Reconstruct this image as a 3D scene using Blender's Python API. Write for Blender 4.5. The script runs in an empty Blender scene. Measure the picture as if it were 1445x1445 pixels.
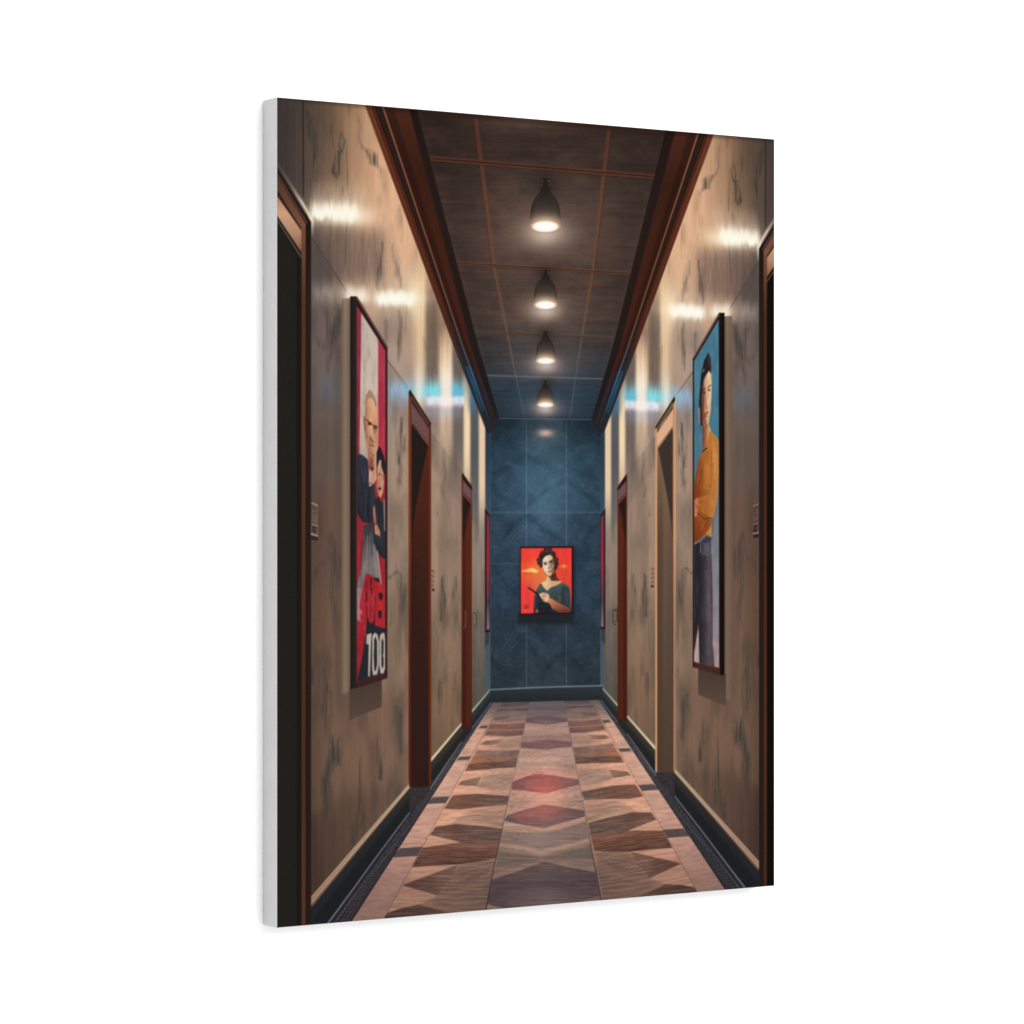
import bpy, bmesh, math
import numpy as np

# ------------------------------------------------------------------
# A stretched canvas print hung on a plain white wall, seen obliquely.
# The artwork on the canvas is drafted by the code below as a set of
# painted shapes (no image files) and stored as colours on the canvas
# weave mesh itself.
# ------------------------------------------------------------------
H = 0.61                       # canvas height, metres
W = 0.75 * H                   # canvas width
D = 0.0222                     # depth of the stretcher
NX, NY = 841, 1241             # painted sheet resolution

# ------------------------------------------------------------------
# drafting sheet: the artwork was measured on a slanted grid; PX, PY
# are the slanted coordinates of every vertex of the straight canvas
# ------------------------------------------------------------------
u = np.linspace(0, 1, NX)
v = np.linspace(0, 1, NY)

def slant_x(uu):
    t = uu * 1173.0 / (uu * 1173.0 + (1 - uu) * 1054.0)
    return t, 390.5 + 702.5 * t

def sheet(uu):
    t, x = slant_x(uu)
    c = 723.5 - 0.5 * t
    h = 1173.0 - 119.0 * t
    return x, c[None, :] + (v[:, None] - 0.5) * h[None, :]

AX = 1.028                     # the corridor is symmetric about u = AX/2
class Co: pass
def co(uu, mask):
    s = Co(); s.X, s.Y = sheet(uu); s.m = mask; return s
uf = np.where(u > AX / 2, AX - u, u)
ALL = np.ones(NX, bool)
P = co(u, ALL)                 # the sheet as it is
F = co(uf, ALL)                # folded: a shape painted on both walls
FL = co(uf, u <= AX / 2)       # left half only
FR = co(uf, u > AX / 2)        # right half only (mirrored)

IMG = np.zeros((NY, NX, 3))
IMG[:] = (30 / 255., 25 / 255., 22 / 255.)

# ---------------- noise --------------------------------------------
rng = np.random.RandomState(7)
LAT = rng.rand(512, 512)
def noise(x, y):
    x, y = np.broadcast_arrays(np.asarray(x, float), np.asarray(y, float))
    xi = np.floor(x).astype(int); yi = np.floor(y).astype(int)
    fx = x - xi; fy = y - yi
    fx = fx * fx * (3 - 2 * fx); fy = fy * fy * (3 - 2 * fy)
    a = LAT[yi % 512, xi % 512]; b = LAT[yi % 512, (xi + 1) % 512]
    c = LAT[(yi + 1) % 512, xi % 512]; d = LAT[(yi + 1) % 512, (xi + 1) % 512]
    return (a * (1 - fx) + b * fx) * (1 - fy) + (c * (1 - fx) + d * fx) * fy
def fbm(x, y, o=4):
    s = 0; a = 0.5; n = 0
    for i in range(o):
        s = s + a * noise(x * 2 ** i + 17.3 * i, y * 2 ** i + 9.1 * i); n += a; a *= 0.5
    return s / n

# ---------------- painting primitives ------------------------------
def C(c): return np.array(c, float) / 255.0
def zoom(ox, oy, s=4.014):
    return lambda *p: [(ox + a / s, oy + b / s) for a, b in p]
z1, z2 = zoom(380, 130), zoom(740, 130)
z3, z4 = zoom(380, 430), zoom(740, 430)
z5, z6 = zoom(380, 740), zoom(740, 740)
z7, z8 = zoom(380, 970), zoom(740, 970)
z9, z10 = zoom(600, 540, 4.25), zoom(600, 820, 4.25)

def LG(p0, c0, p1, c1):                       # gradient between two points
    p0 = np.array(p0, float); d = np.array(p1, float) - p0; L = d @ d
    c0 = C(c0); c1 = C(c1)
    def f(x, y):
        t = np.clip(((x - p0[0]) * d[0] + (y - p0[1]) * d[1]) / L, 0, 1)[..., None]
        return c0 * (1 - t) + c1 * t
    return f
def VG(*st):                                  # vertical gradient with stops
    ys = [s[0] for s in st]; cs = np.array([C(s[1]) for s in st])
    return lambda x, y: np.stack([np.interp(y, ys, cs[:, k]) for k in range(3)], -1)
def HG(*st):
    xs = [s[0] for s in st]; cs = np.array([C(s[1]) for s in st])
    return lambda x, y: np.stack([np.interp(x, xs, cs[:, k]) for k in range(3)], -1)
def RBF(pts, sx, sy):                         # soft colour field through control points
    q = np.array([(a, b) for a, b, c in pts], float); cc = np.array([C(c) for a, b, c in pts])
    def f(x, y):
        num = np.zeros(x.shape + (3,)); den = np.zeros(x.shape)
        for (a, b), c in zip(q, cc):
            w = np.exp(-np.minimum(((x - a) / sx) ** 2 + ((y - b) / sy) ** 2, 60)) + 1e-9 / (1 + (x - a) ** 2 + .1 * (y - b) ** 2)
            num += w[..., None] * c; den += w
        return num / den[..., None]
    return f

def sdf_poly(pts, x, y):
    d = np.full(x.shape, 1e18); s = np.ones(x.shape)
    n = len(pts)
    for i in range(n):
        ax, ay = pts[i]; bx, by = pts[i - 1]
        ex, ey = bx - ax, by - ay
        wx, wy = x - ax, y - ay
        t = np.clip((wx * ex + wy * ey) / (ex * ex + ey * ey + 1e-12), 0, 1)
        d = np.minimum(d, (wx - ex * t) ** 2 + (wy - ey * t) ** 2)
        c1 = y >= ay; c2 = y < by; c3 = ex * wy > ey * wx
        s = np.where((c1 & c2 & c3) | (~c1 & ~c2 & ~c3), -s, s)
    return s * np.sqrt(d)
def sdf_line(pts, ws, x, y):
    best = np.full(x.shape, 1e9)
    for i in range(len(pts) - 1):
        ax, ay = pts[i]; bx, by = pts[i + 1]
        ex, ey = bx - ax, by - ay
        t = np.clip(((x - ax) * ex + (y - ay) * ey) / (ex * ex + ey * ey + 1e-12), 0, 1)
        d = np.hypot(x - ax - ex * t, y - ay - ey * t) - 0.5 * (ws[i] * (1 - t) + ws[i + 1] * t)
        best = np.minimum(best, d)
    return best

CLIP = [None]; SOFT = [1.0]
def paint(S, bb, afn, col, mode='n'):
    x0, y0, x1, y1 = bb
    cols = np.nonzero((S.X >= x0) & (S.X <= x1) & S.m)[0]
    if not len(cols): return
    Y = S.Y[:, cols]
    rows = np.nonzero(((Y >= y0) & (Y <= y1)).any(1))[0]
    if not len(rows): return
    r = slice(rows[0], rows[-1] + 1)
    Y = Y[r]; X = np.broadcast_to(S.X[cols][None, :], Y.shape)
    a = afn(X, Y)
    if CLIP[0] is not None:
        a = a * np.clip(.5 - sdf_poly(CLIP[0], X, Y) / 1.2, 0, 1)
    a = a[..., None]
    c = col(X, Y) if callable(col) else C(col)
    old = IMG[r, cols]
    if mode == 'n': new = old * (1 - a) + c * a
    elif mode == 'mul': new = old * (1 - a + a * c)
    elif mode == 'screen': new = 1 - (1 - old) * (1 - a * c)
    elif mode == 'add': new = old + a * c
    IMG[r, cols] = new
def bbox(pts, m):
    xs = [p[0] for p in pts]; ys = [p[1] for p in pts]
    return min(xs) - m, min(ys) - m, max(xs) + m, max(ys) + m
def poly(S, pts, col, a=1.0, soft=1.3, mode='n', tex=None):
    def af(x, y):
        k = np.clip(.5 - sdf_poly(pts, x, y) / (soft * SOFT[0]), 0, 1)
        k = k * k * (3 - 2 * k) * a
        return k * tex(x, y) if tex else k
    paint(S, bbox(pts, soft * SOFT[0] + 1), af, col, mode)
def line(S, pts, w, col, a=1.0, soft=1.2, mode='n', tex=None):
    ws = w if isinstance(w, (list, tuple)) else [w] * len(pts)
    def af(x, y):
        k = np.clip(.5 - sdf_line(pts, ws, x, y) / soft, 0, 1) * a
        return k * tex(x, y) if tex else k
    paint(S, bbox(pts, max(ws) + soft + 1), af, col, mode)
def ell(S, cx, cy, rx, ry, col, a=1.0, soft=1.3, rot=0, mode='n'):
    cr, sr = math.cos(rot), math.sin(rot)
    def af(x, y):
        dx, dy = x - cx, y - cy
        p, q = dx * cr + dy * sr, -dx * sr + dy * cr
        k = np.sqrt((p / rx) ** 2 + (q / ry) ** 2)
        return np.clip(.5 - (k - 1) * min(rx, ry) / soft, 0, 1) * a
    m = max(rx, ry) + soft + 1
    paint(S, (cx - m, cy - m, cx + m, cy + m), af, col, mode)
def glow(S, cx, cy, sx, sy, col, a=1.0, mode='screen', tex=None, rot=0):
    cr, sr = math.cos(rot), math.sin(rot)
    def af(x, y):
        dx, dy = x - cx, y - cy
        p, q = dx * cr + dy * sr, -dx * sr + dy * cr
        k = np.exp(-.5 * ((p / sx) ** 2 + (q / sy) ** 2)) * a
        return k * tex(x, y) if tex else k
    m = 3.2 * max(sx, sy)
    paint(S, (cx - 3.2 * sx if not rot else cx - m, cy - 3.2 * sy if not rot else cy - m,
              cx + 3.2 * sx if not rot else cx + m, cy + 3.2 * sy if not rot else cy + m), af, col, mode)
def boxglow(S, x0, x1, y0, y1, fx, fy, col, a=1.0, mode='n', tex=None, jit=0):
    """rectangle with separately feathered sides; fx, fy may be pairs"""
    fxa, fxb = fx if isinstance(fx, tuple) else (fx, fx)
    fya, fyb = fy if isinstance(fy, tuple) else (fy, fy)
    sm = lambda t: np.clip(t, 0, 1) ** 2 * (3 - 2 * np.clip(t, 0, 1))
    def af(x, y):
        if jit: y = y + (fbm(x * .28 + y0, y * .02, 3) - .5) * 2 * jit + (noise(x * 1.1, y * .05) - .5) * jit * .5
        k = sm((x - x0) / fxa + .5) * sm((x1 - x) / fxb + .5) * sm((y - y0) / fya + .5) * sm((y1 - y) / fyb + .5) * a
        return k * tex(x, y) if tex else k
    paint(S, (x0 - fxa, y0 - fya, x1 + fxb, y1 + fyb), af, col, mode)

def contrast(S, pts, k, pivot, tint=(1, 1, 1)):
    x0, y0, x1, y1 = bbox(pts, 2)
    cols = np.nonzero((S.X >= x0) & (S.X <= x1) & S.m)[0]; Y = S.Y[:, cols]
    rows = np.nonzero(((Y >= y0) & (Y <= y1)).any(1))[0]; r = slice(rows[0], rows[-1] + 1)
    Y = Y[r]; X = np.broadcast_to(S.X[cols][None, :], Y.shape)
    a = np.clip(.5 - sdf_poly(pts, X, Y) / 1.3, 0, 1)[..., None]
    old = IMG[r, cols]; lum = old.mean(-1, keepdims=True)
    new = np.clip(old * ((pivot + (lum - pivot) * k) / np.maximum(lum, .02)) * np.array(tint), 0, 1)
    IMG[r, cols] = old * (1 - a) + new * a
def lerp_line(p, q, x): return p[1] + (q[1] - p[1]) * (x - p[0]) / (q[0] - p[0])

# ==================================================================
# END WALL (deep blue stone panels)
# ==================================================================
END = [(689, 586), (853, 588), (853, 974), (689, 976)]
endcol = RBF([(700, 600, (33, 47, 60)), (770, 600, (37, 54, 68)), (840, 600, (32, 46, 58)),
              (700, 650, (40, 62, 80)), (725, 665, (50, 78, 98)), (770, 660, (58, 88, 110)), (820, 660, (50, 78, 98)),
              (700, 700, (48, 72, 92)), (730, 690, (58, 86, 110)), (775, 700, (66, 99, 124)), (825, 690, (54, 82, 104)), (845, 700, (42, 64, 80)),
              (705, 750, (50, 70, 90)), (770, 745, (62, 88, 112)), (835, 750, (48, 68, 88)),
              (705, 800, (49, 69, 88)), (835, 800, (48, 68, 87)), (705, 860, (47, 66, 84)), (835, 860, (47, 66, 84)),
              (700, 910, (46, 60, 73)), (770, 900, (50, 64, 77)), (840, 910, (44, 58, 71)),
              (700, 960, (45, 57, 68)), (770, 960, (52, 65, 76)), (840, 960, (45, 57, 68))], 30, 34)
poly(P, END, endcol)
poly(P, END, (18, 30, 42), a=.24, tex=lambda x, y: np.clip(fbm(x * .06, y * .06, 5) * 2.6 - .95, 0, 1))
poly(P, END, (110, 136, 158), a=.10, tex=lambda x, y: np.clip(fbm(x * .11 + 40, y * .11, 4) * 2.6 - 1.2, 0, 1))
poly(P, END, (20, 30, 40), a=.18, tex=lambda x, y: np.clip(fbm(x * .45, y * .45, 3) * 2.2 - .8, 0, 1))
def endvein(pts, w, a):
    a = a * .62
    line(P, pts, [k * 2 for k in w], (26, 40, 54), a=a * .75, soft=9, tex=lambda x, y: np.clip(fbm(x * .25, y * .25, 3) * 2.2 - .5, 0, 1))
    line(P, pts, w, (22, 34, 46), a=a * .75, soft=5.5, tex=lambda x, y: .35 + .9 * noise(x * .35, y * .35))
    line(P, pts, [k * .25 for k in w], (14, 24, 36), a=a * .45, soft=1.6, tex=lambda x, y: np.clip(noise(x * .3 + 9, y * .3) * 2 - .5, 0, 1))
for pts, w, a in [
    (z9((400, 620), (450, 690), (590, 745)), [5, 6, 5], .42), (z9((395, 545), (480, 520), (600, 430)), [4, 6, 4], .34),
    (z9((615, 440), (720, 480), (770, 540)), [4, 6, 3], .30), (z9((620, 740), (720, 650), (835, 590)), [4, 7, 6], .5),
    (z9((860, 590), (960, 660), (1060, 760)), [6, 7, 4], .45), (z9((850, 500), (940, 540), (1060, 590)), [4, 5, 4], .3),
    (z9((470, 930), (520, 860), (600, 800)), [4, 7, 5], .5), (z9((620, 800), (720, 890), (830, 950)), [5, 7, 4], .45),
    (z9((960, 930), (1000, 880), (1060, 830)), [4, 6, 5], .42), (z9((400, 1080), (470, 1190), (560, 1290)), [3, 5, 3], .34),
    (z9((900, 1010), (980, 1060), (1060, 1040)), [4, 5, 3], .34), (z9((900, 1290), (980, 1180), (1060, 1130)), [3, 5, 3], .25),
    (z10((390, 450), (460, 540), (600, 600)), [4, 6, 3], .38), (z10((700, 590), (760, 480), (840, 430)), [4, 7, 5], .42),
    (z10((850, 430), (930, 520), (990, 610)), [5, 7, 4], .42), (z10((610, 250), (680, 310), (760, 330)), [4, 6, 3], .32),
    (z10((400, 330), (460, 250), (560, 230)), [3, 5, 3], .28), (z10((880, 280), (960, 200), (1060, 130)), [3, 5, 3], .28)]:
    endvein(pts, w, a)
for k, (x0, y0, x1, y1) in enumerate(((700, 716, 738, 676), (748, 718, 792, 652), (846, 700, 806, 676), (700, 640, 738, 660), (752, 630, 790, 690), (806, 640, 844, 610), (704, 780, 738, 740), (750, 730, 770, 760), (808, 740, 846, 770), (704, 930, 738, 880), (750, 900, 794, 950), (806, 880, 846, 940))):
    for q in range(3):
        o = (q - 1) * 5 + (k % 3)
        line(P, [(x0 + o, y0), (.5 * (x0 + x1) + o * 1.4, .5 * (y0 + y1) + 4), (x1 + o, y1)], [.6, 1.4, .5], (112, 142, 164), a=.2, soft=2.2, tex=lambda x, y: np.clip(fbm(x * .2, y * .2, 3) * 2.4 - .7, 0, 1))
for x, a in ((742.8, .75), (799.2, .75)):
    line(P, [(x, 592), (x, 973)], 1.1, (96, 122, 146), a=a, soft=1.3, tex=lambda x, y: np.interp(y, [592, 650, 700, 900, 970], [.35, .9, 1, .6, .55]))
line(P, [(691.5, 612), (691.5, 972)], 1.0, (96, 120, 140), a=.5)
line(P, [(849.6, 612), (849.6, 968)], 1.0, (70, 92, 112), a=.4)
line(P, [(690, 723), (851, 723)], 1.3, (100, 124, 146), a=.42)
line(P, [(690, 795.5), (735, 795.5)], 1.0, (100, 124, 146), a=.35)
line(P, [(808, 795), (851, 795)], 1.0, (84, 108, 130), a=.18)
glow(P, 770, 688, 30, 38, (92, 134, 160), .32, mode='n')
glow(P, 770, 612, 22, 16, (60, 60, 60), .45)
glow(P, 770, 611, 7.5, 3.6, (215, 180, 160), .85, mode='n')

contrast(P, END, 1.08, .28, (1.03, .99, .955))
# ==================================================================
# CEILING
# ==================================================================
CE = [(585, 140), (588.5, 156), (675, 489), (704.5, 590.5), (838, 592.5), (865.5, 487), (939, 186), (945, 165), (760, 140)]
poly(P, CE, VG((150, (58, 44, 38)), (230, (61, 48, 43)), (300, (73, 58, 51)), (380, (80, 64, 57)), (450, (77, 65, 59)), (500, (68, 67, 70)),
               (530, (56, 68, 80)), (560, (45, 66, 83)), (592, (37, 56, 72))))
poly(P, CE, (20, 16, 16), a=.5, soft=26, tex=lambda x, y: np.clip(np.abs(x - (769 + (y - 590) * -.02)) / (60 + (590 - y) * .27) * 1.5 - .72, 0, 1) * np.interp(y, [150, 500, 590], [.9, .7, .4]))
poly(P, CE, (20, 15, 14), a=.13, tex=lambda x, y: np.clip(fbm(x * .02, y * .5, 3) * 2.6 - .9, 0, 1))
poly(P, CE, (120, 100, 92), a=.05, tex=lambda x, y: np.clip(fbm(x * .03 + 30, y * .9, 3) * 2.6 - 1.1, 0, 1))
CLIP[0] = CE
paint(P, (580, 140, 950, 520), lambda x, y: np.clip(fbm(x * .035, y * .06, 4) * 3 - 1.4, 0, 1) * .22 * np.interp(y, [150, 430, 520], [1, .8, .1]), (112, 78, 58))
paint(P, (580, 140, 950, 600), lambda x, y: np.clip(fbm(x * .05 + 30, y * .09 + 4, 4) * 3 - 1.5, 0, 1) * .25, (30, 24, 24))
for gy, gs in ((325, 1.0), (434, .75), (512, .6), (573, .5)):
    glow(P, 769, gy + 12 * gs, 82 * gs, 30 * gs, (132, 102, 86), .2, mode='n')
gl = VG((150, (84, 49, 34)), (300, (100, 62, 45)), (420, (106, 74, 57)), (490, (104, 84, 72)), (530, (86, 90, 94)), (592, (70, 88, 102)))
dl = VG((150, (40, 24, 18)), (450, (44, 28, 22)), (530, (36, 34, 38)), (592, (26, 36, 46)))
# longitudinal battens
line(P, [(668.5, 150), (697, 375), (719.5, 489), (727.6, 530), (741, 592)], [7, 4.6, 2.6, 1.6, 1.0], gl, a=.85, soft=1.6)
line(P, [(665.2, 150), (694.4, 375)], [1.6, 1], dl, a=.5, soft=1.6)
line(P, [(861.5, 170), (837, 378), (820.5, 480), (812, 534), (804, 592)], [6.4, 4.2, 2.4, 1.5, 1.0], gl, a=.85, soft=1.6)
line(P, [(864.8, 170), (839.6, 378)], [1.6, 1], dl, a=.5, soft=1.6)
# double cross battens
for (x0, y0, x1, y1, w) in ((586, 157, 941, 186.5, 4.0), (604, 222.5, 927, 249, 6.6), (643, 370.6, 892, 385.5, 4.6), (672, 468, 867, 476, 3.0)):
    line(P, [(x0, y0), (x1, y1)], w, gl, a=.9, soft=1.4)
    line(P, [(x0, y0), (x1, y1)], w * .28, dl, a=.95, soft=1.2)
    line(P, [(x0, y0 + w * .62), (x1, y1 + w * .62)], w * .22, dl, a=.5, soft=1.4)
for (x0, y0, x1, y1, w, a) in ((621, 282.5, 914, 299.6, 1.3, .45), (631, 330.5, 902, 345.7, 1.3, .45), (653, 410, 881, 419.2, 1.1, .4), (662, 441.4, 873, 449.2, 1.1, .35),
                               (679, 500, 859, 504, .9, .3), (688.6, 530, 850, 534.6, 1.5, .95), (695, 554, 846, 558, .8, .2), (699, 572, 842, 575, .8, .15)):
    line(P, [(x0, y0), (x1, y1)], w, gl, a=a, soft=1.3)
line(P, [(688.6, 529.4), (850, 534)], .9, (150, 140, 132), a=.55)
line(P, [(703, 590.3), (839, 592.3)], 1.6, (84, 104, 120), a=.9)
line(P, [(703, 588), (839, 590)], 1.2, (26, 38, 50), a=.7)
CLIP[0] = None

# ==================================================================
# SIDE WALLS (painted folded onto both sides)
# ==================================================================
WALL = [(388, 130), (508, 130), (514.5, 147.4), (640, 488), (684.5, 604), (691.2, 618), (691.4, 974), (437, 1277), (388, 1340)]
wallpts = [(392, 150, (66, 58, 57)), (392, 300, (62, 55, 55)), (425, 150, (73, 62, 57)), (425, 250, (72, 62, 58)),
 (440, 165, (90, 74, 63)), (440, 230, (98, 82, 70)), (440, 280, (112, 95, 84)), (440, 350, (96, 82, 77)), (440, 420, (112, 98, 92)), (440, 480, (108, 96, 90)),
 (440, 620, (99, 86, 77)), (440, 760, (92, 76, 68)), (440, 900, (97, 80, 69)), (440, 1050, (98, 81, 70)), (440, 1250, (68, 57, 51)),
 (470, 165, (118, 95, 78)), (470, 230, (130, 106, 88)), (470, 290, (160, 134, 112)), (470, 350, (128, 108, 97)), (470, 480, (118, 103, 95)), (470, 620, (106, 91, 81)), (470, 760, (106, 88, 77)), (470, 900, (112, 93, 80)), (470, 1050, (116, 96, 82)), (470, 1220, (84, 70, 61)),
 (497, 165, (168, 135, 108)), (497, 230, (176, 142, 115)), (497, 300, (196, 160, 130)), (497, 350, (166, 138, 117)), (497, 400, (166, 142, 124)), (497, 560, (118, 100, 88)), (497, 900, (114, 95, 81)), (497, 1050, (120, 98, 84)), (497, 1180, (94, 77, 67)),
 (520, 200, (212, 170, 138)), (520, 260, (220, 178, 145)), (520, 330, (206, 170, 140)), (520, 390, (186, 157, 134)), (520, 1050, (122, 100, 85)), (520, 1180, (100, 82, 71)),
 (545, 260, (225, 183, 150)), (545, 330, (220, 180, 148)), (545, 400, (206, 172, 146)), (550, 480, (172, 150, 134)), (555, 560, (160, 146, 140)), (555, 640, (160, 143, 129)), (555, 760, (156, 137, 121)), (555, 900, (143, 123, 106)), (555, 1050, (128, 105, 90)), (555, 1150, (112, 92, 79)),
 (580, 330, (222, 182, 150)), (580, 420, (205, 172, 145)), (580, 480, (180, 154, 134)), (570, 640, (172, 150, 132)), (572, 900, (152, 130, 110)), (572, 1050, (134, 110, 92)),
 (605, 400, (190, 156, 128)), (605, 480, (150, 128, 110)), (605, 560, (160, 148, 140)),
 (622, 450, (205, 168, 138)), (622, 560, (190, 165, 146)), (622, 640, (176, 153, 135)), (622, 700, (168, 147, 130)), (622, 780, (162, 141, 123)), (622, 900, (146, 125, 107)), (622, 1000, (132, 110, 91)), (622, 1060, (118, 98, 80)),
 (645, 520, (140, 122, 108)), (645, 620, (150, 134, 122)), (645, 700, (158, 140, 126)), (645, 800, (156, 136, 118)), (645, 900, (142, 121, 103)), (645, 1000, (126, 104, 84)),
 (672, 620, (120, 112, 108)), (672, 700, (140, 128, 116)), (672, 780, (152, 136, 122)), (672, 860, (142, 125, 110)), (672, 930, (126, 110, 96)), (672, 990, (112, 97, 82)),
 (689, 640, (40, 58, 72)), (689, 700, (54, 74, 90)), (689, 900, (100, 98, 96)), (689, 960, (70, 82, 92))]
wallpts = [(a, b, (c[0] + 5, c[1] - 1, c[2] - 4) if b > 620 and a < 660 else c) for a, b, c in wallpts]
wallpts = [(a, b, (c[0] + 4, c[1] - 1, c[2] - 6) if b < 480 and a > 455 else c) for a, b, c in wallpts]
poly(F, WALL, RBF(wallpts, 17, 48))
# fine vertical grain, darker and lighter threads
def gx(x): return x * .5 + 900 / (800 - x)
CLIP[0] = WALL
full = (388, 130, 692, 1340)
paint(F, full, lambda x, y: np.clip(fbm(gx(x) * .9, y * .006, 4) * 2.4 - .85, 0, 1) * .06, (52, 44, 40))
paint(F, full, lambda x, y: np.clip(fbm(gx(x) * .8 + 50, y * .005, 4) * 2.6 - 1.15, 0, 1) * .035, (255, 225, 190))
paint(F, full, lambda x, y: np.clip(fbm(gx(x) * .22 + 80, y * .008, 3) * 2.6 - 1.0, 0, 1) * .10, (70, 64, 60))

# broad soft grey-green clouding
paint(F, full, lambda x, y: np.clip(fbm(gx(x) * .085 + 11, y * .011 + 2, 4) * 3.0 - 1.45, 0, 1) * .34 * np.interp(y, [150, 300, 420, 620, 800], [.6, .35, .5, .8, 1]), (76, 72, 64))
paint(F, full, lambda x, y: np.clip(fbm(gx(x) * .12 + 71, y * .016 + 9, 4) * 3.4 - 1.95, 0, 1) * .42, (66, 64, 58))
# grey veins in the stone veneer
vein_c = (68, 63, 57)
def vein(fn, pts, w, a=.55, soft=2.5):
    p = fn(*pts)
    bb = bbox(p, max(w) * 3 + soft * 2 + 8)
    def warp(x, y):
        k = 7 if max(w) > 2 else 2.5
        return x + (fbm(x * .09, y * .045, 3) - .5) * k, y + (fbm(x * .1 + 60, y * .05, 2) - .5) * 14
    def body(k, sf, al):
        def af(x, y):
            xx, yy = warp(x, y)
            d = sdf_line(p, [q * k for q in w], xx, yy)
            t = np.clip((fbm(x * .7, y * .035, 3) - .28) * 2.2, .15, 1.15)
            m = np.clip(.5 - d / sf, 0, 1); m = m * m * (3 - 2 * m)
            return np.clip(m * t * al, 0, 1)
        return af
    big = max(w) > 2
    if big: paint(F, bb, body(2.9, soft * 3, a * .6), (88, 83, 76))
    paint(F, bb, body(1.9 if big else 1.15, soft * (1.9 if big else 1.1), min(1, a * (1.45 if big else 1.3))), vein_c)
    if big: paint(F, bb, body(.3, 1.8, a * .4), (50, 49, 47))
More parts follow.
